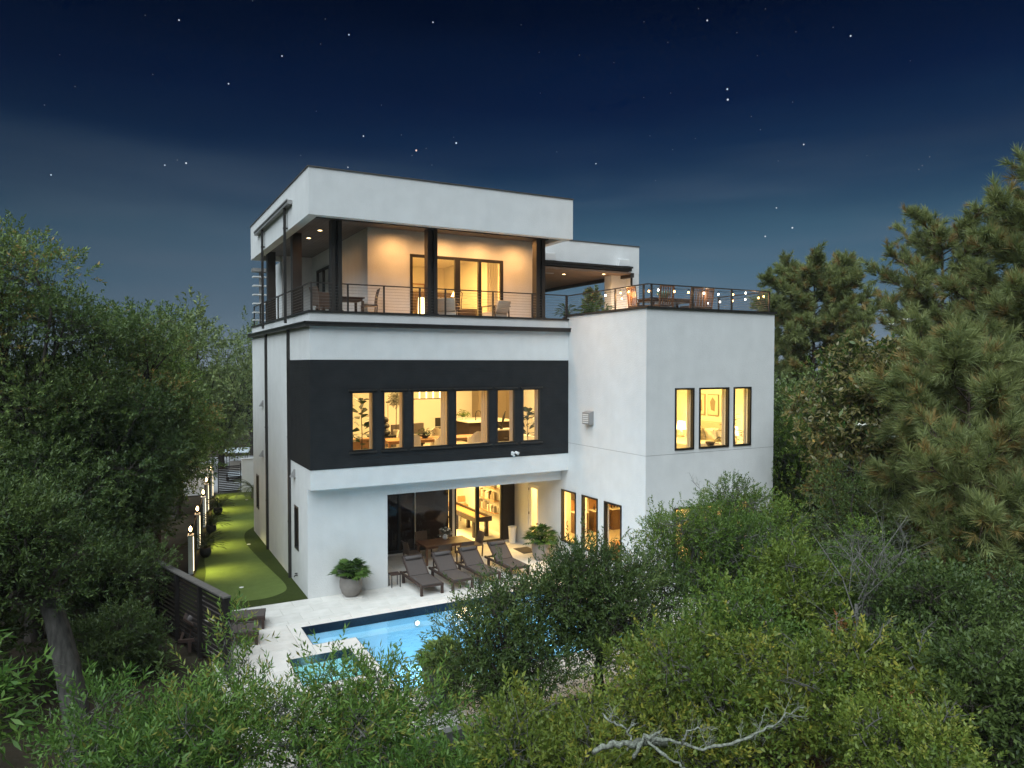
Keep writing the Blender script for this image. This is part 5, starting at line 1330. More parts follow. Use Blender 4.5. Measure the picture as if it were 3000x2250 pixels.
t = thing('bar_chair', 'black counter chair behind the third window', 'chair', (7.55, 7.4, 4.0)); MB().box(-.22, .22, -.2, .2, .68, .73).build('seat', M['black'], t); MB().box(-.22, .22, .17, .2, .75, 1.15).build('backrest', M['black'], t)
for x in (-.2, .2):
    for y in (-.18, .18): MB().bar((x, y, 0), (x * .95, y * .95, .68), .022, .022).build('leg', M['plastic'], t)
t = thing('side_cabinet', 'brown side cabinet with white top behind the fifth window', 'cabinet', (8.35, 3.0, 4.0)); MB().box(-.35, .55, -.3, .3, 0, .92).build('carcass', M['cabinet'], t); MB().box(-.38, .58, -.33, .33, .922, .96).build('top', M['marble'], t); MB().box(-.05, .12, -.325, -.301, .6, .63).build('handle', M['steel'], t)
t = thing('leaf_sculpture', 'black leaf-shaped ornament on the side cabinet', 'ornament', (8.35, 3.0, 4.96))
for d_ in ((.18, 0, .62), (-.42, 0, .22), (-.36, .05, -.02 + .1)): MB().tube([(0, 0, .1), tuple(.5 * q for q in d_[:2]) + (.1 + d_[2] * .5,), tuple(d_[:2]) + (.1 + d_[2],)], [.02, .06, .015], 6).build('blade', M['black'], t)
MB().lathe([(.07, 0), (.05, .1)], 10).build('base', M['black'], t)

# wing bedroom: bed against the right wall, lamps, three prints
t = thing('bed', 'white bed with pillows in the wing bedroom', 'bed', (13.9, -1.95, 4.0)); MB().box(-1.0, 1.12, -.95, .95, 0, .32).build('base', M['cream'], t); MB().box(-1.0, 1.12, -.96, .96, .321, .62).build('mattress', M['whitefab'], t); MB().box(-1.05, .55, -1.0, 1.0, .2, .67).build('duvet', M['whitefab'], t); MB().box(1.13, 1.24, -1.05, 1.05, .1, 1.35).build('headboard', M['cream'], t)
for k, (x, y, m) in enumerate(((.92, -.48, 'whitefab'), (.92, .48, 'whitefab'), (.70, -.42, 'whitefab'), (.70, .45, 'cream'), (.50, -.05, 'grey_fab'))):
    p = MB().lathe([(.04, -.1), (.26, -.07), (.33, 0), (.26, .07), (.04, .1)], 4); o = p.build('pillow', M[m], t, (x, y, .93)); o.rotation_euler = (0, R(68), R(0)); o.data.transform(Matrix.Rotation(PI / 4, 4, 'Z'))
for y, lb in ((-.52, 'lit bedside lamp left of the bed in the wing'), (-3.38, 'lit bedside lamp right of the bed in the wing')):
    t = thing('bedside_table', 'pale bedside table under the left lamp' if y > -1 else 'brown bedside table under the right lamp', 'bedside table', (14.75, y, 4.0)); MB().box(-.26, .26, -.28, .28, .02, .6).build('body', M['cream' if y > -1 else 'cabinet'], t); MB().box(-.28, -.261, -.25, .25, .1, .32).build('drawer', M['ltwood'], t)
    t = thing('table_lamp', lb, 'lamp', (14.75, y, 4.6)); MB().lathe([(.09, 0), (.11, .12), (.05, .3), (.02, .36)], 14).build('base', M['cream'], t); MB().lathe([(.20, .36), (.15, .68)], 18, cap=False).build('shade', M['lamp_shade'], t)
    lamp('POINT', 'bedside_glow', (14.75, y, 5.15), 10, (1, .68, .30), .06)
for k, y in enumerate((-1.15, -1.9, -2.65)):
    t = thing('framed_print', ['left framed print over the bed', 'middle framed print over the bed, with a dark shape', 'right framed print over the bed, with leaf shapes'][k], 'picture', (15.15, y, 6.0)); MB().box(-.02, 0, -.30, .30, -.42, .42).build('frame', M['greige'], t); MB().box(-.025, -.0205, -.27, .27, -.39, .39).build('print', M['paper'], t)
    MB().add([(-.0265, -.15 + .05 * k, -.25), (-.0265, .1, -.3 + .1 * k), (-.0265, .16, .12), (-.0265, .02, .3), (-.0265, -.14, .15)], [(0, 1, 2, 3, 4)]).build('print_shape', M['ink'], t)
t = thing('potted_plant', 'slender leafy plant at the right bedroom window', 'potted plant', (14.2, -3.75, 4.0)); MB().lathe([(.15, 0), (.2, .5), (.18, .5), (.02, .45)], 14, cap=False).build('pot', M['cabinet'], t); leafplant(t, 46, .42, 1.5, 75, 'lf_olive', .24, .05, z0=.5, lobes=False)
t = thing('bowl', 'dark bowl on the sill of the middle bedroom window', 'bowl', (12.75, -4.28, 4.72)); MB().lathe([(.07, 0), (.16, .14), (.18, .18), (.15, .17), (.02, .05)], 16, cap=False).build('bowl', M['cabinet'], t); MB().box(-.5, .5, -.09, .09, -.72, -.002).build('stand', M['cream'], t)

# games room: shuffleboard table, stool, shelves
t = thing('shuffleboard_table', 'long wooden shuffleboard table behind the lit glass doors', 'shuffleboard table', (8.55, 7.3, .02), R(0))
MB().box(-.42, .42, -2.2, 2.2, .72, .80).box(-.42, -.34, -2.2, 2.2, .80, .92).box(.34, .42, -2.2, 2.2, .80, .92).box(-.34, .34, -2.2, -2.12, .80, .92).build('cradle', M['cabinet'], t); MB().box(-.26, .26, -2.1, 2.15, .802, .86).build('playing_board', M['ltwood'], t)
for x in (-.3, .3):
    for y in (-1.9, 0, 1.9): MB().box(x - .07, x + .07, y - .07, y + .07, 0, .72).build('leg', M['cabinet'], t)
for y in (-1.9, 1.9): MB().box(-.23, .23, y - .03, y + .03, .1, .2).build('stretcher', M['cabinet'], t)
t = thing('bar_stool', 'tall wooden bar stool beyond the shuffleboard table', 'stool', (9.3, 8.9, .02)); MB().box(-.2, .2, -.2, .2, .72, .77).build('seat', M['ltwood'], t); MB().box(-.2, .2, .17, .2, .85, 1.15).build('backrest', M['ltwood'], t)
for x in (-.18, .18):
    for y in (-.18, .18): MB().bar((x * 1.1, y * 1.1, 0), (x, y, .72), .03, .03).build('leg', M['cabinet'], t)
t = thing('wall_shelf', 'shelf of bottles and books on the right games room wall', 'shelf', (9.45, 6.6, .9))
for z in (0, .55, 1.1, 1.6): MB().box(-.12, .12, -1.0, 1.0, z, z + .03).build('board', M['ltwood'], t)
rr = random.Random(5)
for z in (0, .55, 1.1):
    for k in range(12): y = -.9 + k * .155; h = rr.uniform(.18, .42); MB().box(-.08, .06, y, y + rr.uniform(.05, .12), z + .031, z + h).build('book', M[rr.choice(['paper', 'ink', 'cabinet', 'greige', 'grey_fab'])], t)
t = thing('white_door', 'white inner door at the back of the games room', 'door', (7.55, 11.04, .02)); MB().box(-.45, .45, -.02, .02, 0, 2.3).build('leaf', M['white_paint'], t); MB().box(-.38, -.30, -.06, -.021, 1.0, 1.05).build('handle', M['black'], t)
# bar room in the wing
for x0, x1, lb in ((12.55, 13.15, 'brown bar cabinet glimpsed through the first wing window beside the patio'), (13.52, 14.12, 'brown bar cabinet glimpsed through the middle wing window beside the patio'), (14.48, 15.1, 'brown bar cabinet glimpsed through the third wing window beside the patio')):
    t = thing('bar_cabinet', lb, 'cabinet', (x0, 4.28, 0), group='brown bar cabinets'); w = x1 - x0
    MB().box(0, w, -.5, 0, 0, .92).build('base_cabinet', M['bar_wood'], t); MB().box(-.02, w + .02, -.53, 0, .922, .97).build('worktop', M['marble'], t); MB().box(0, w, -.02, 0, .971, 1.5).build('back_panel', M['ltwood'], t); MB().box(0, w, -.32, 0, 1.5, 2.75).build('wall_cabinet', M['cabinet'], t)
    for k in range(2): MB().box(.02 + k * w / 2, w / 2 - .02 + k * w / 2, -.52, -.501, .08, .88).build('cabinet_door', M['bar_wood'], t)
    for k in range(3): MB().lathe([(.03, 0), (.035, .14), (.012, .2), (.012, .27)], 8, (.12 + k * .16, -.25, .971)).build('bottle', M['cabinet'], t)
t = thing('sideboard', 'low dark brown sideboard at the third wing window', 'cabinet', (11.5, -1.5, .0)); MB().box(-.3, .3, -.9, .9, .06, .8).build('carcass', M['bar_wood'], t)
for k in range(3): MB().box(-.32, -.301, -.88 + k * .6, -.31 + k * .6, .1, .76).build('cabinet_door', M['bar_wood'], t)
# top bedroom: bed, lamps, wardrobe panel
t = thing('bed', 'bed with brown cover seen through the balcony glass doors', 'bed', (6.2, 4.2, 9.1), R(0)); MB().box(-1.0, 1.0, -1.2, 1.0, 0, .34).build('base', M['cabinet'], t); MB().box(-1.0, 1.0, -1.2, 1.0, .341, .62).build('mattress', M['grey_fab'], t); MB().box(-1.04, 1.04, -1.25, .3, .3, .68).build('cover', M['wicker'], t); MB().box(-1.05, 1.05, 1.01, 1.12, .1, 1.5).build('headboard', M['cabinet'], t)
for x, y in ((-.5, .75), (.5, .75), (-.3, .45), (.35, .42)): o = MB().lathe([(.04, -.1), (.26, -.07), (.33, 0), (.26, .07), (.04, .1)], 4).build('pillow', M['grey_fab'], t, (x, y, .9)); o.rotation_euler = (R(-65), 0, 0); o.data.transform(Matrix.Rotation(PI / 4, 4, 'Z'))
t = thing('floor_lamp', 'arched floor lamp behind the bed on the top storey', 'lamp', (7.3, 4.6, 9.1)); MB().lathe([(.15, 0), (.15, .03)], 14).build('base', M['black'], t); MB().tube([(0, 0, .03), (0, 0, 1.1), (.05, 0, 1.45), (-.12, 0, 1.62), (-.3, 0, 1.5)], .018, 6).build('stand', M['black'], t); MB().lathe([(.16, -.2), (.05, 0)], 14, (-.3, 0, 1.5), cap=False).build('shade', M['lamp_shade'], t)
t = thing('table_lamp', 'bright lamp glowing at the left pane of the balcony doors', 'lamp', (4.75, 2.6, 9.1)); MB().lathe([(.1, 0), (.05, .1), (.03, .35)], 12).build('base', M['black'], t); MB().lathe([(.13, .35), (.11, 1.0)], 16).build('shade', M['lamp_shade'], t); lamp('POINT', 'bedroom_glow', (4.75, 2.95, 9.9), 22, (1, .60, .2), .1); lamp('POINT', 'bedroom_glow', (5.55, 3.2, 9.9), 14, (1, .60, .2), .1)
t = thing('framed_print', 'square framed picture on the back wall of the top bedroom', 'picture', (6.9, 9.26, 10.9)); MB().box(-.6, .6, -.03, 0, -.5, .5).build('frame', M['ltwood'], t); MB().box(-.54, .54, -.035, -.0305, -.44, .44).build('print', M['paper'], t)


# ================================================================== TREES
FG = 'foreground trees below the camera'
tree('willow-leaved oak with narrow leaves filling the bottom left corner', (-4.6, -11.6, 1.7), (1.8, 1.7, 1.25), 'willow', 'lf_willow', 101, 30, 95, .40, base=(-4.6, -11.2, -1.1), trunk_r=.12, bark='bark_grey', group=FG, top=50, twigs=.3, open_=.3)
tree('willow-leaved oak with upright sprigs in front of the spa', (-1.95, -11.65, 1.66), (1.75, 1.5, 1.28), 'willow', 'lf_willow', 102, 28, 84, .38, base=(-2.2, -11.3, -1.1), trunk_r=.11, bark='bark_grey', group=FG, top=70, twigs=.35, open_=.5)
tree('thin leafy sapling rising in front of the left deck loungers', (-3.55, -9.9, 2.0), (.7, .6, 1.3), 'willow', 'lf_willow', 103, 9, 26, .42, base=(-3.6, -9.8, -1.1), trunk_r=.05, bark='bark_grey', group=FG, top=30, twigs=.5, open_=.5)
tree('dense dark green oak in front of the middle of the pool', (1.5, -10.5, 1.75), (1.75, 1.6, 1.6), 'narrow', 'lf_dark', 104, 30, 115, .40, base=(1.4, -10.3, -1.1), trunk_r=.12, group=FG, top=50, open_=.3)
tree('feathery dark oak in front of the right end of the pool', (3.75, -10.6, 2.3), (1.8, 1.65, 1.5), 'narrow', 'lf_dark', 105, 32, 128, .40, base=(3.7, -10.4, -1.1), trunk_r=.12, group=FG, top=60, open_=.4)
tree('grey-green oak covering the lower front of the white wing', (6.9, -10.5, 2.95), (2.0, 1.75, 1.6), 'small', 'lf_oak', 106, 38, 135, .38, base=(6.8, -10.3, -1.1), trunk_r=.13, bark='bark_grey', group=FG, top=70, bare=9, open_=.3)
tree('second grey-green oak under the right windows of the wing', (8.7, -9.6, 2.9), (1.75, 1.5, 1.7), 'small', 'lf_oak', 107, 34, 125, .40, base=(8.5, -9.5, -1.1), trunk_r=.12, bark='bark_grey', group=FG, top=50, bare=9)
tree('light green young oak at the bottom centre', (.6, -14.5, 1.75), (1.65, 1.45, 1.2), 'oak', 'lf_light', 108, 30, 110, .38, base=(.6, -14.3, -1.1), trunk_r=.11, bark='bark_grey', group=FG, top=50, bare=2)
tg = tree('light green oak with long pale lichen-covered dead limbs', (2.75, -14.6, 1.95), (1.85, 1.6, 1.25), 'oak', 'lf_light', 109, 34, 110, .36, base=(2.6, -14.4, -1.1), trunk_r=.13, bark='bark_grey', group=FG, top=40, bare=13)
tree('bright yellow-green oak left of the bare grey twigs', (6.55, -13.2, 2.95), (1.15, 1.1, .95), 'oak', 'lf_yellow', 110, 18, 110, .42, base=(6.4, -13, -1.1), trunk_r=.10, bark='bark_grey', group=FG, top=25, bare=7)
tree('mid green oak in the lower right with scattered bare twigs', (4.9, -16.2, 2.35), (1.6, 1.5, 1.15), 'oak', 'lf_light', 111, 30, 105, .38, base=(4.9, -16, -1.1), trunk_r=.12, bark='bark_grey', group=FG, top=40, bare=13)
tree('dark green oak thicket at the right below the pines', (7.4, -15.7, 2.5), (1.7, 1.6, 1.6), 'oak', 'lf_dark', 112, 34, 115, .38, base=(7.3, -15.5, -1.1), trunk_r=.13, group=FG, top=30, bare=3)
tree('yellow-green oak at the bottom right corner', (3.45, -17.75, 2.5), (1.05, 1.0, .75), 'small', 'lf_yellow', 113, 20, 110, .40, base=(3.4, -17.6, -1.1), trunk_r=.08, bark='bark_grey', group=FG, top=25, bare=8)
tree('dark oak cut off by the lower right edge of the view', (5.7, -17.6, 2.2), (1.1, 1.0, 1.6), 'oak', 'lf_dark', 114, 26, 110, .40, base=(5.8, -17.5, -1.1), trunk_r=.10, group=FG, bare=3)
tree('shadowed oak between the dark pool oak and the lichen oak', (4.9, -13.2, 2.0), (1.9, 1.6, 1.35), 'oak', 'lf_oak', 115, 34, 115, .40, base=(5, -13, -1.1), trunk_r=.11, bark='bark_grey', group=FG, bare=11)
tree('low shrubby oak under the lichen limbs', (2.1, -16.6, 1.2), (1.6, 1.3, .8), 'oak', 'lf_oak', 116, 22, 90, .42, base=(2.0, -16.5, -1.1), trunk_r=.08, group=FG)
tree('low dark shrub oak at the bottom edge left of centre', (-1.3, -14.0, 1.3), (1.8, 1.5, 1.05), 'willow', 'lf_willow', 117, 22, 70, .42, base=(-1.2, -14, -1.1), trunk_r=.08, group=FG)
tree('dark oak at the right edge below the low pine', (9.3, -16.2, 2.6), (2.2, 2.0, 1.8), 'oak', 'lf_dark', 118, 34, 100, .38, base=(9.3, -16, -1.1), trunk_r=.13, group=FG, bare=3)
tree('oak with drab leaves behind the bare grey twigs', (8.8, -13.2, 2.7), (1.7, 1.6, 1.5), 'small', 'lf_oak', 119, 30, 105, .38, base=(8.7, -13, -1.1), trunk_r=.12, bark='bark_grey', group=FG, bare=13)
tree('pale green branch tip reaching in from the left edge', (-6.75, -15.5, 4.75), (.75, .6, .75), 'willow', 'lf_willow', 120, 10, 60, .45, base=(-7.6, -15.6, -1.1), trunk_r=.09, bark='bark_grey', group=FG, droop=.5, top=10)

# dead lichen limbs of the light green oak
lb_ = MB(); rg = np.random.default_rng(77); ob = np.array(tg.location)
def rough(pts, r0, r1, nb=0):
    pts = [np.array(p) - ob for p in pts]; q = []
    for a, b in zip(pts, pts[1:]):
        for k in range(5): q.append(a + (b - a) * k / 5 + rg.normal(size=3) * .011)
    q.append(pts[-1]); n = len(q)
    lb_.tube(q, [(r0 + (r1 - r0) * i / (n - 1)) * .85 * rg.uniform(.72, 1.3) for i in range(n)], 7)
    for k in range(nb):
        i = rg.integers(1, n); branchlet(lb_, q[i], unit(np.array([.5, -.1, .6]) + rg.normal(size=3) * .6), rg.uniform(.14, .34), r1 * .7, rg, 2)
rough([(.22, -16.2, 2.75), (.3, -16.34, 3.11), (.62, -16.51, 3.02), (.91, -16.67, 2.94), (1.21, -16.83, 3.0), (1.47, -16.97, 3.11), (1.69, -17.08, 3.25), (1.89, -17.18, 3.41)], .034, .008, 22)
rough([(.68, -16.55, 3.0), (.70, -16.56, 3.06), (.74, -16.57, 3.16), (.88, -16.65, 3.18), (1.07, -16.75, 3.18)], .018, .006, 3)
rough([(.25, -16.4, 3.1), (.37, -16.61, 2.97), (.53, -16.7, 2.85), (.66, -16.75, 2.74)], .024, .010, 3)
rough([(.10, -15.7, 3.16), (.16, -15.82, 3.07), (.33, -15.91, 3.0), (.39, -15.94, 2.86), (.35, -15.92, 2.7)], .015, .015, 3)
rough([(-.16, -15.88, 2.8), (.04, -15.98, 2.9), (.26, -16.1, 2.9), (.9, -15.7, 2.55), (1.8, -15.0, 2.0), (2.6, -14.5, 1.4)], .038, .06, 2)
rough([(1.54, -16.9, 2.99), (1.60, -16.92, 3.2), (1.67, -16.95, 3.4)], .012, .004, 2)
link('dead_limb', lb_.mesh('dead_limb', M['lichen'], True), tg)


# small sprays of dead rust-coloured leaves caught in the crown
rg = np.random.default_rng(12); spots = [(5.05, -15.4, 3.35), (3.95, -17.1, 2.95), (4.25, -17.05, 2.75)]
P_ = np.concatenate([np.array(q) + rg.normal(size=(9, 3)) * .07 for q in spots]) - ob; d = unit(rg.normal(size=(27, 3)) + np.array([0, 0, .4]))
V, tt = scatter(sprays('small'), P_, d, rg.uniform(.5, .8, 27), rg, rg.uniform(0, 1, 27), 4); link('dead_leaves', npmesh('dead_leaves', V, 4, [M['lf_dead']], tt), tg)


def bare_tree(label, base, h, seed, n=9, spread=.7, r=.03, aim=(0, 0, 1)):
    rg = np.random.default_rng(seed); t = thing('bare_tree', label, 'tree', base); mb = MB()
    mb.tube([(0, 0, -.1), (.05, 0, h * .3), (0, .05, h * .55)], [r * 1.8, r * 1.3, r], 7)
    for k in range(n): branchlet(mb, (0, 0, h * (.25 + .35 * k / n)), unit(np.array(aim) + rg.normal(size=3) * spread), h * rg.uniform(.35, .5), r * .55, rg, 4)
    link('branches', mb.mesh('branches', M['bark_grey'], True), t)


bare_tree('leafless grey twiggy tree at the right, above the lichen oak', (7.0, -14.3, .9), 3.9, 201, 14, .55, .035, (.5, 0, 1))
bare_tree('leafless grey twiggy tree near the bottom right corner', (3.15, -18.2, .5), 2.6, 202, 7, .6, .022)
bare_tree('leafless grey twigs poking out of the oak in front of the wing', (7.6, -11.9, .8), 3.0, 203, 8, .7, .022)

BK = 'dense trees left of the house'
tree('tallest rounded oak at the far left edge', (-8.4, 3.3, 7.1), (2.8, 2.9, 5.2), 'coarse', 'lf_rust', 301, 44, 110, .36, dens=1.3, trunk_r=.25, group=BK, top=50, base=(-8.6, 3.3, 0))
tree('broad oak with loose top second from the left edge', (-5.5, 5.4, 6.3), (3.1, 3.0, 4.5), 'coarse', 'lf_rust', 302, 46, 110, .34, dens=1.3, trunk_r=.24, group=BK, top=45, base=(-5.8, 5.4, 0))
tree('dark oak in the lower left mass beneath the tallest oak', (-7.4, .6, 2.9), (2.9, 2.6, 2.8), 'coarse', 'lf_dark', 303, 40, 117, .36, dens=1.0, trunk_r=.2, group=BK, top=40, base=(-7.5, .8, 0))
tree('dark oak overhanging the lamp pillars of the lawn', (-4.75, 4.3, 3.9), (1.75, 2.2, 3.0), 'coarse', 'lf_dark', 304, 40, 117, .36, dens=1.0, trunk_r=.18, group=BK, top=40, base=(-4.9, 4.4, 0))
tree('yellowish oak leaning towards the house side wall', (-3.7, 9.6, 4.8), (2.2, 2.6, 4.1), 'coarse', 'lf_oak', 305, 36, 104, .36, dens=1.0, trunk_r=.18, group=BK, top=40, base=(-4.2, 9.8, 0))
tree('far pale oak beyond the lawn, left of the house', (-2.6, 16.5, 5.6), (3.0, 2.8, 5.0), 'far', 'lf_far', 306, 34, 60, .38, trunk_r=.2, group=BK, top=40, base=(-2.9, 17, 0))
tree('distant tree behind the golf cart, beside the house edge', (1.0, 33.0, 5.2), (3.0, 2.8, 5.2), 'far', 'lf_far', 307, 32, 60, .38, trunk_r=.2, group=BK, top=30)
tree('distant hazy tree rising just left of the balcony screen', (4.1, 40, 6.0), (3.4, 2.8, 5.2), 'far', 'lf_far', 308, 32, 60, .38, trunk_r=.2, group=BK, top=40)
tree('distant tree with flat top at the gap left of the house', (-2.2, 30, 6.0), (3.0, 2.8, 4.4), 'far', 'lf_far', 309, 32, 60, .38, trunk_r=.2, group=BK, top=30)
tree('low dark bush behind the black slat screen', (-5.6, -3.0, .6), (1.4, 1.6, 1.2), 'narrow', 'lf_dark', 310, 28, 90, .40, trunk_r=.08, group=BK, base=(-5.2, -3.2, 0), name='bush', cat='bush')
dark_left = tree('dark oak with a thick pale leaning trunk at the left', (-7.0, -7.9, 4.35), (1.7, 1.5, 1.25), 'narrow', 'lf_dark', 311, 34, 105, .38, trunk_r=.22, bark='bark', group=BK, base=(-5.9, -8.35, -1.1), top=30, trunk=False)
tree('small dark oak between pale trunk and slat screen', (-5.6, -.8, 2.0), (1.5, 1.7, 1.6), 'narrow', 'lf_dark', 312, 30, 95, .40, trunk_r=.12, group=BK, base=(-5.2, -.9, 0))
tree('dark oak far left, behind the pale trunk', (-8.9, -4.0, 3.0), (2.2, 2.0, 2.8), 'coarse', 'lf_dark', 313, 34, 110, .38, dens=1.0, trunk_r=.18, group=BK, base=(-9, -4, 0))
tree('dark oak filling the left mass behind the slat screen', (-6.2, 2.2, 4.8), (2.4, 2.2, 3.0), 'coarse', 'lf_dark', 314, 34, 110, .38, dens=1.0, trunk_r=.18, group=BK, base=(-6.2, 2.4, 0), top=30)
# its thick leaning trunk
rg = np.random.default_rng(6); P0 = [(-5.88, -8.35, -1.1), (-5.93, -8.32, .38), (-6.03, -8.23, 1.37), (-6.15, -8.14, 2.2), (-6.33, -8.02, 3.08), (-6.56, -7.87, 3.71), (-6.82, -7.72, 4.4)]
mb = MB(); o_ = np.array((-5.9, -8.35, -1.1)); mb.tube([np.array(p) - o_ for p in P0], [.26, .235, .225, .21, .18, .13, .07], 12); pass
link('main_trunk', mb.mesh('main_trunk', M['bark_pale'], True), dark_left)

PG = 'pines at the right'
pine('tall long-needled pine at the right edge, highest of all', (18.3, -12.2, -.3), 12.9, 4.2, 2.8, 401, .32, 44, (.6, .1), PG, nn=54, w=.016, dens=1.25, tr=.22)
pine('flat-topped pine just left of the tallest pine', (24.2, -5.5, -.3), 13.0, 6.0, 3.3, 402, .28, 46, (-.2, 0), PG, nn=44, w=.018, dens=1.25)
pine('round-crowned pine standing alone right of the roof terrace', (29.3, 5.0, -.5), 12.9, 3.8, 4.0, 403, .32, 64, (0, 0), PG, nn=40, w=.028, dens=1.7)
pine('low pine with brownish drooping tufts at the right', (13.9, -12.3, -.8), 8.4, 2.6, 2.6, 404, .33, 40, (.1, 0), PG, nn=56, w=.014, dens=1.3, tr=.15)
pine('shorter pine behind the magnolia', (18.6, -8.4, -.5), 8.4, 3.0, 2.8, 405, .28, 34, (0, 0), PG, nn=46, w=.016, dens=1.2, tr=.14)
pine('leaning pine with long bare lower boughs behind the magnolia', (23.4, -8.2, -.5), 10.4, 4.0, 3.4, 406, .28, 40, (-.5, 0), PG, nn=44, w=.018, dens=1.2)
pine('young pine with olive tufts near the lower right', (11.6, -13.9, -.9), 6.6, 2.2, 1.7, 407, .30, 30, (.2, 0), PG, nn=52, w=.013, dens=1.3, tr=.11)
mg = tree('magnolia with glossy leaves, rusty tips and white flowers beside the wing', (15.8, -8.5, 5.5), (2.6, 2.3, 4.0), 'mag', 'lf_mag', 420, 56, 66, .34, trunk_r=.16, base=(14.7, -8.1, -.3), name='magnolia_tree', dens=1.0, top=60, twigs=.1)
rg = np.random.default_rng(8)
fl_spots = [unit(np.array([rg.uniform(-1, .3), rg.uniform(-1.2, -.3), rg.uniform(-.4, 1)])) for _ in range(13)]
for d in fl_spots:
    mb = MB(); c_ = np.array([1.1, -.4, 5.8]) + d * np.array([2.75, 2.35, 4.1]) * rg.uniform(.95, 1.08)
    for k in range(7):
        a = k * .9; u = np.array([math.cos(a), math.sin(a), .55]); s_ = np.array([-math.sin(a), math.cos(a), 0])
        if k == 0: mb.add([c_], [])
        b_ = len(mb.v); mb.v += [tuple(c_ + u * .10 + s_ * .07), tuple(c_ + u * .21), tuple(c_ + u * .10 - s_ * .07)]; mb.f.append((0, b_, b_ + 1, b_ + 2))
    mb.build('flower', M['flower'], mg)
tree('dark evergreen tree directly behind the right edge of the wing', (18.6, -2.2, 3.0), (2.0, 2.0, 3.2), 'coarse', 'lf_oak', 421, 34, 80, .38, trunk_r=.16, group=PG, base=(18.6, -2, -.4))
tree('dark oak under the magnolia, right of the wing corner', (12.6, -10.4, 2.7), (2.2, 2.0, 2.2), 'narrow', 'lf_dark', 422, 36, 110, .36, trunk_r=.16, group=PG, base=(12.6, -10.3, -1), bare=3)
tree('dark oak under the low brownish pine', (12.3, -14.0, 2.4), (2.1, 2.0, 2.1), 'narrow', 'lf_dark', 423, 36, 105, .36, trunk_r=.15, group=PG, base=(12.3, -14, -1), bare=3)
tree('dark oak deep in the right-hand thicket', (16.4, -12.6, 2.9), (2.4, 2.2, 2.8), 'coarse', 'lf_dark', 424, 36, 85, .38, trunk_r=.16, group=PG, base=(16.4, -12.6, -1))
tree('bushy dark tree between magnolia and flat-topped pine', (20.6, -6.2, 3.3), (2.6, 2.4, 3.4), 'coarse', 'lf_oak', 425, 36, 80, .38, trunk_r=.16, group=PG, base=(20.6, -6.2, -.5))
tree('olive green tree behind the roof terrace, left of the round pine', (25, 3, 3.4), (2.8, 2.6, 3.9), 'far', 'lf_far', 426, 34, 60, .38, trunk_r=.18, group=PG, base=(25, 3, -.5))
tree('bushy tree filling the right edge below the tall pine', (19.5, -12.5, 4.6), (2.8, 2.6, 4.2), 'coarse', 'lf_oak', 427, 40, 80, .36, trunk_r=.16, group=PG, base=(19.5, -12.5, -.6))
tree('bushy tree behind the magnolia, left of the leaning pine', (17.8, -5.0, 3.8), (2.4, 2.4, 4.0), 'coarse', 'lf_oak', 428, 36, 80, .38, trunk_r=.16, group=PG, base=(17.8, -5, -.5))

# neighbouring roofs and houses beyond the pines
t = thing('neighbour_house', 'white house half hidden behind the pines at the right', 'house', (46, 4, -1), R(-30)); MB().box(-6, 6, -5, 5, 0, 8.6).build('wall', M['stucco'], t); MB().poly([(-6.3, -5.3), (6.3, -5.3), (6.3, 5.3), (-6.3, 5.3)], 8.601, 9.0).build('roof', M['roof'], t)
for x in (-4, -1.2, 1.6): o = MB().box(x - .5, x + .5, -5.04, -5.001, 4.6, 6.4).build('window', M['bronze'], t); MB().add([(x - .42, -5.045, 4.7), (x + .42, -5.045, 4.7), (x + .42, -5.045, 6.3), (x - .42, -5.045, 6.3)], [(0, 1, 2, 3)]).build('pane', M['darkglass'], o)
t = thing('neighbour_house', 'gabled grey roof seen through the terrace railing', 'house', (40, 26, -1), R(-25)); MB().box(-6, 6, -5, 5, 0, 8).build('wall', M['stucco'], t)
MB().add([(-6.5, -5.5, 8.001), (6.5, -5.5, 8.001), (6.5, 5.5, 8.001), (-6.5, 5.5, 8.001), (0, -5.5, 11), (0, 5.5, 11)], [(0, 1, 4), (2, 3, 5), (1, 2, 5, 4), (3, 0, 4, 5), (0, 3, 2, 1)]).build('roof', M['cap'], t)


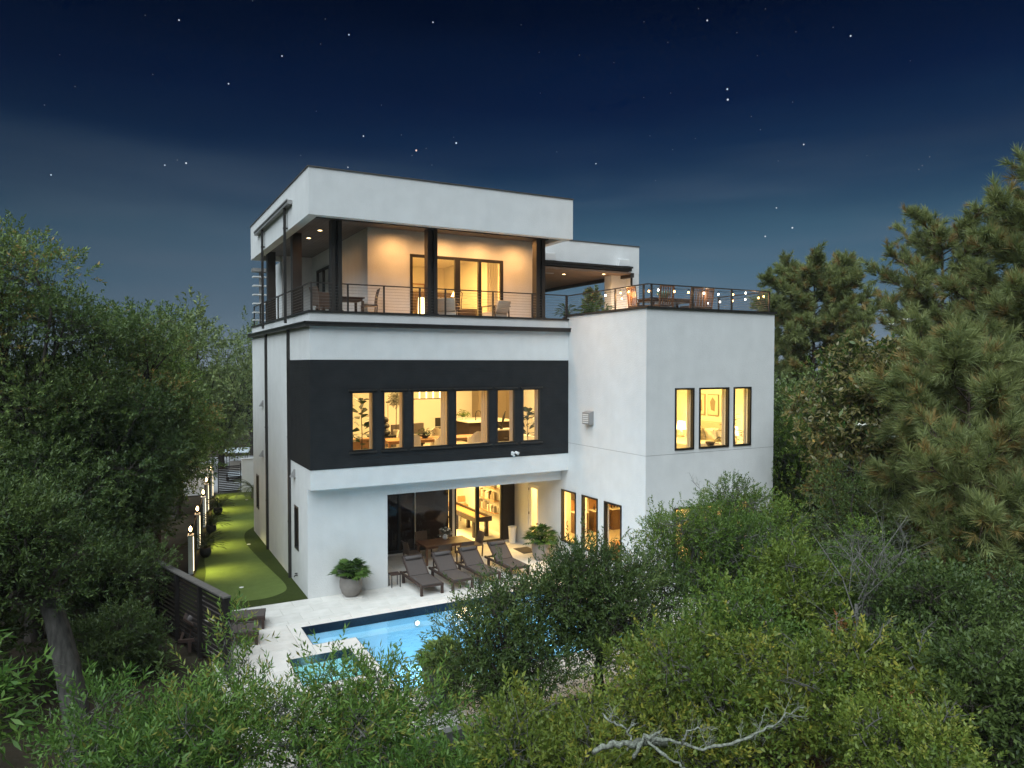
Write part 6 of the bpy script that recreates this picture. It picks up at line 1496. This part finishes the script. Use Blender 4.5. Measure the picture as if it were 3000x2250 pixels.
# far-off wood round the horizon: one mass
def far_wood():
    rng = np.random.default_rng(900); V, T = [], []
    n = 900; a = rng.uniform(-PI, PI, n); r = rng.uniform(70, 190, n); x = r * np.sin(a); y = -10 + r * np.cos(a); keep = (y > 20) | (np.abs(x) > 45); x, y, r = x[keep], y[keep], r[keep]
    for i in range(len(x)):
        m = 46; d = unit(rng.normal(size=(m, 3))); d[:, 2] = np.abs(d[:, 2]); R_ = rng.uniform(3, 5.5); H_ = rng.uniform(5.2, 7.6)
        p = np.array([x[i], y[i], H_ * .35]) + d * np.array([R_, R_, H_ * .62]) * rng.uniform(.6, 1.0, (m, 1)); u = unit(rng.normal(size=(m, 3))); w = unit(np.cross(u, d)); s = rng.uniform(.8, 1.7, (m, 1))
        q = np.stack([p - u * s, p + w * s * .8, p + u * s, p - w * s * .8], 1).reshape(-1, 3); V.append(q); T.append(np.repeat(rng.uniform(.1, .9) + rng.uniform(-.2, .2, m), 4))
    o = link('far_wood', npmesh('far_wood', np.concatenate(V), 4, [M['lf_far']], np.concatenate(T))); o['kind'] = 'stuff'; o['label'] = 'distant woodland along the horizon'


far_wood()
# understorey leaf cover between the trunks
rng = np.random.default_rng(55); n = 2600; px = rng.uniform(-14, 20, n); py = rng.uniform(-24, 6, n)
k_ = ((py < -9.8) | (px < -4.3) | (px > 16)) & ~((px > 3.5) & (px < 10) & (py < -12.2) & (py > -15.2) & (rng.random(n) < .85)); px, py = px[k_], py[k_]
pz = np.where(py < -9.6, -1.05, -.02) + rng.uniform(0, .5, len(px)); d = unit(rng.normal(size=(len(px), 3)) * .7 + np.array([0, 0, 1]))
V, tt = scatter(sprays('coarse'), np.stack([px, py, pz], 1), d, rng.uniform(.7, 1.5, len(px)), rng, rng.uniform(.1, .9, len(px)), 4)
o = link('undergrowth', npmesh('undergrowth', V, 4, [M['lf_dark']], tt)); o['kind'] = 'stuff'; o['label'] = 'low leafy undergrowth on the shaded ground'


# thin evening haze that fills the whole site
hz = MB().box(-905, 905, -905, 905, -5, 17.5).build('haze', None)
hz['kind'] = 'stuff'; hz['label'] = 'thin evening haze over the whole site'
hm = bpy.data.materials.new('haze'); hm.use_nodes = True
hn, hl = hm.node_tree.nodes, hm.node_tree.links; hn.clear()
ho = hn.new('ShaderNodeOutputMaterial'); hv = hn.new('ShaderNodeVolumePrincipled'); hv.inputs['Density'].default_value = 0.0003; hv.inputs['Color'].default_value = (.80, .88, .95, 1)
hl.new(hv.outputs[0], ho.inputs['Volume']); hz.data.materials.append(hm)
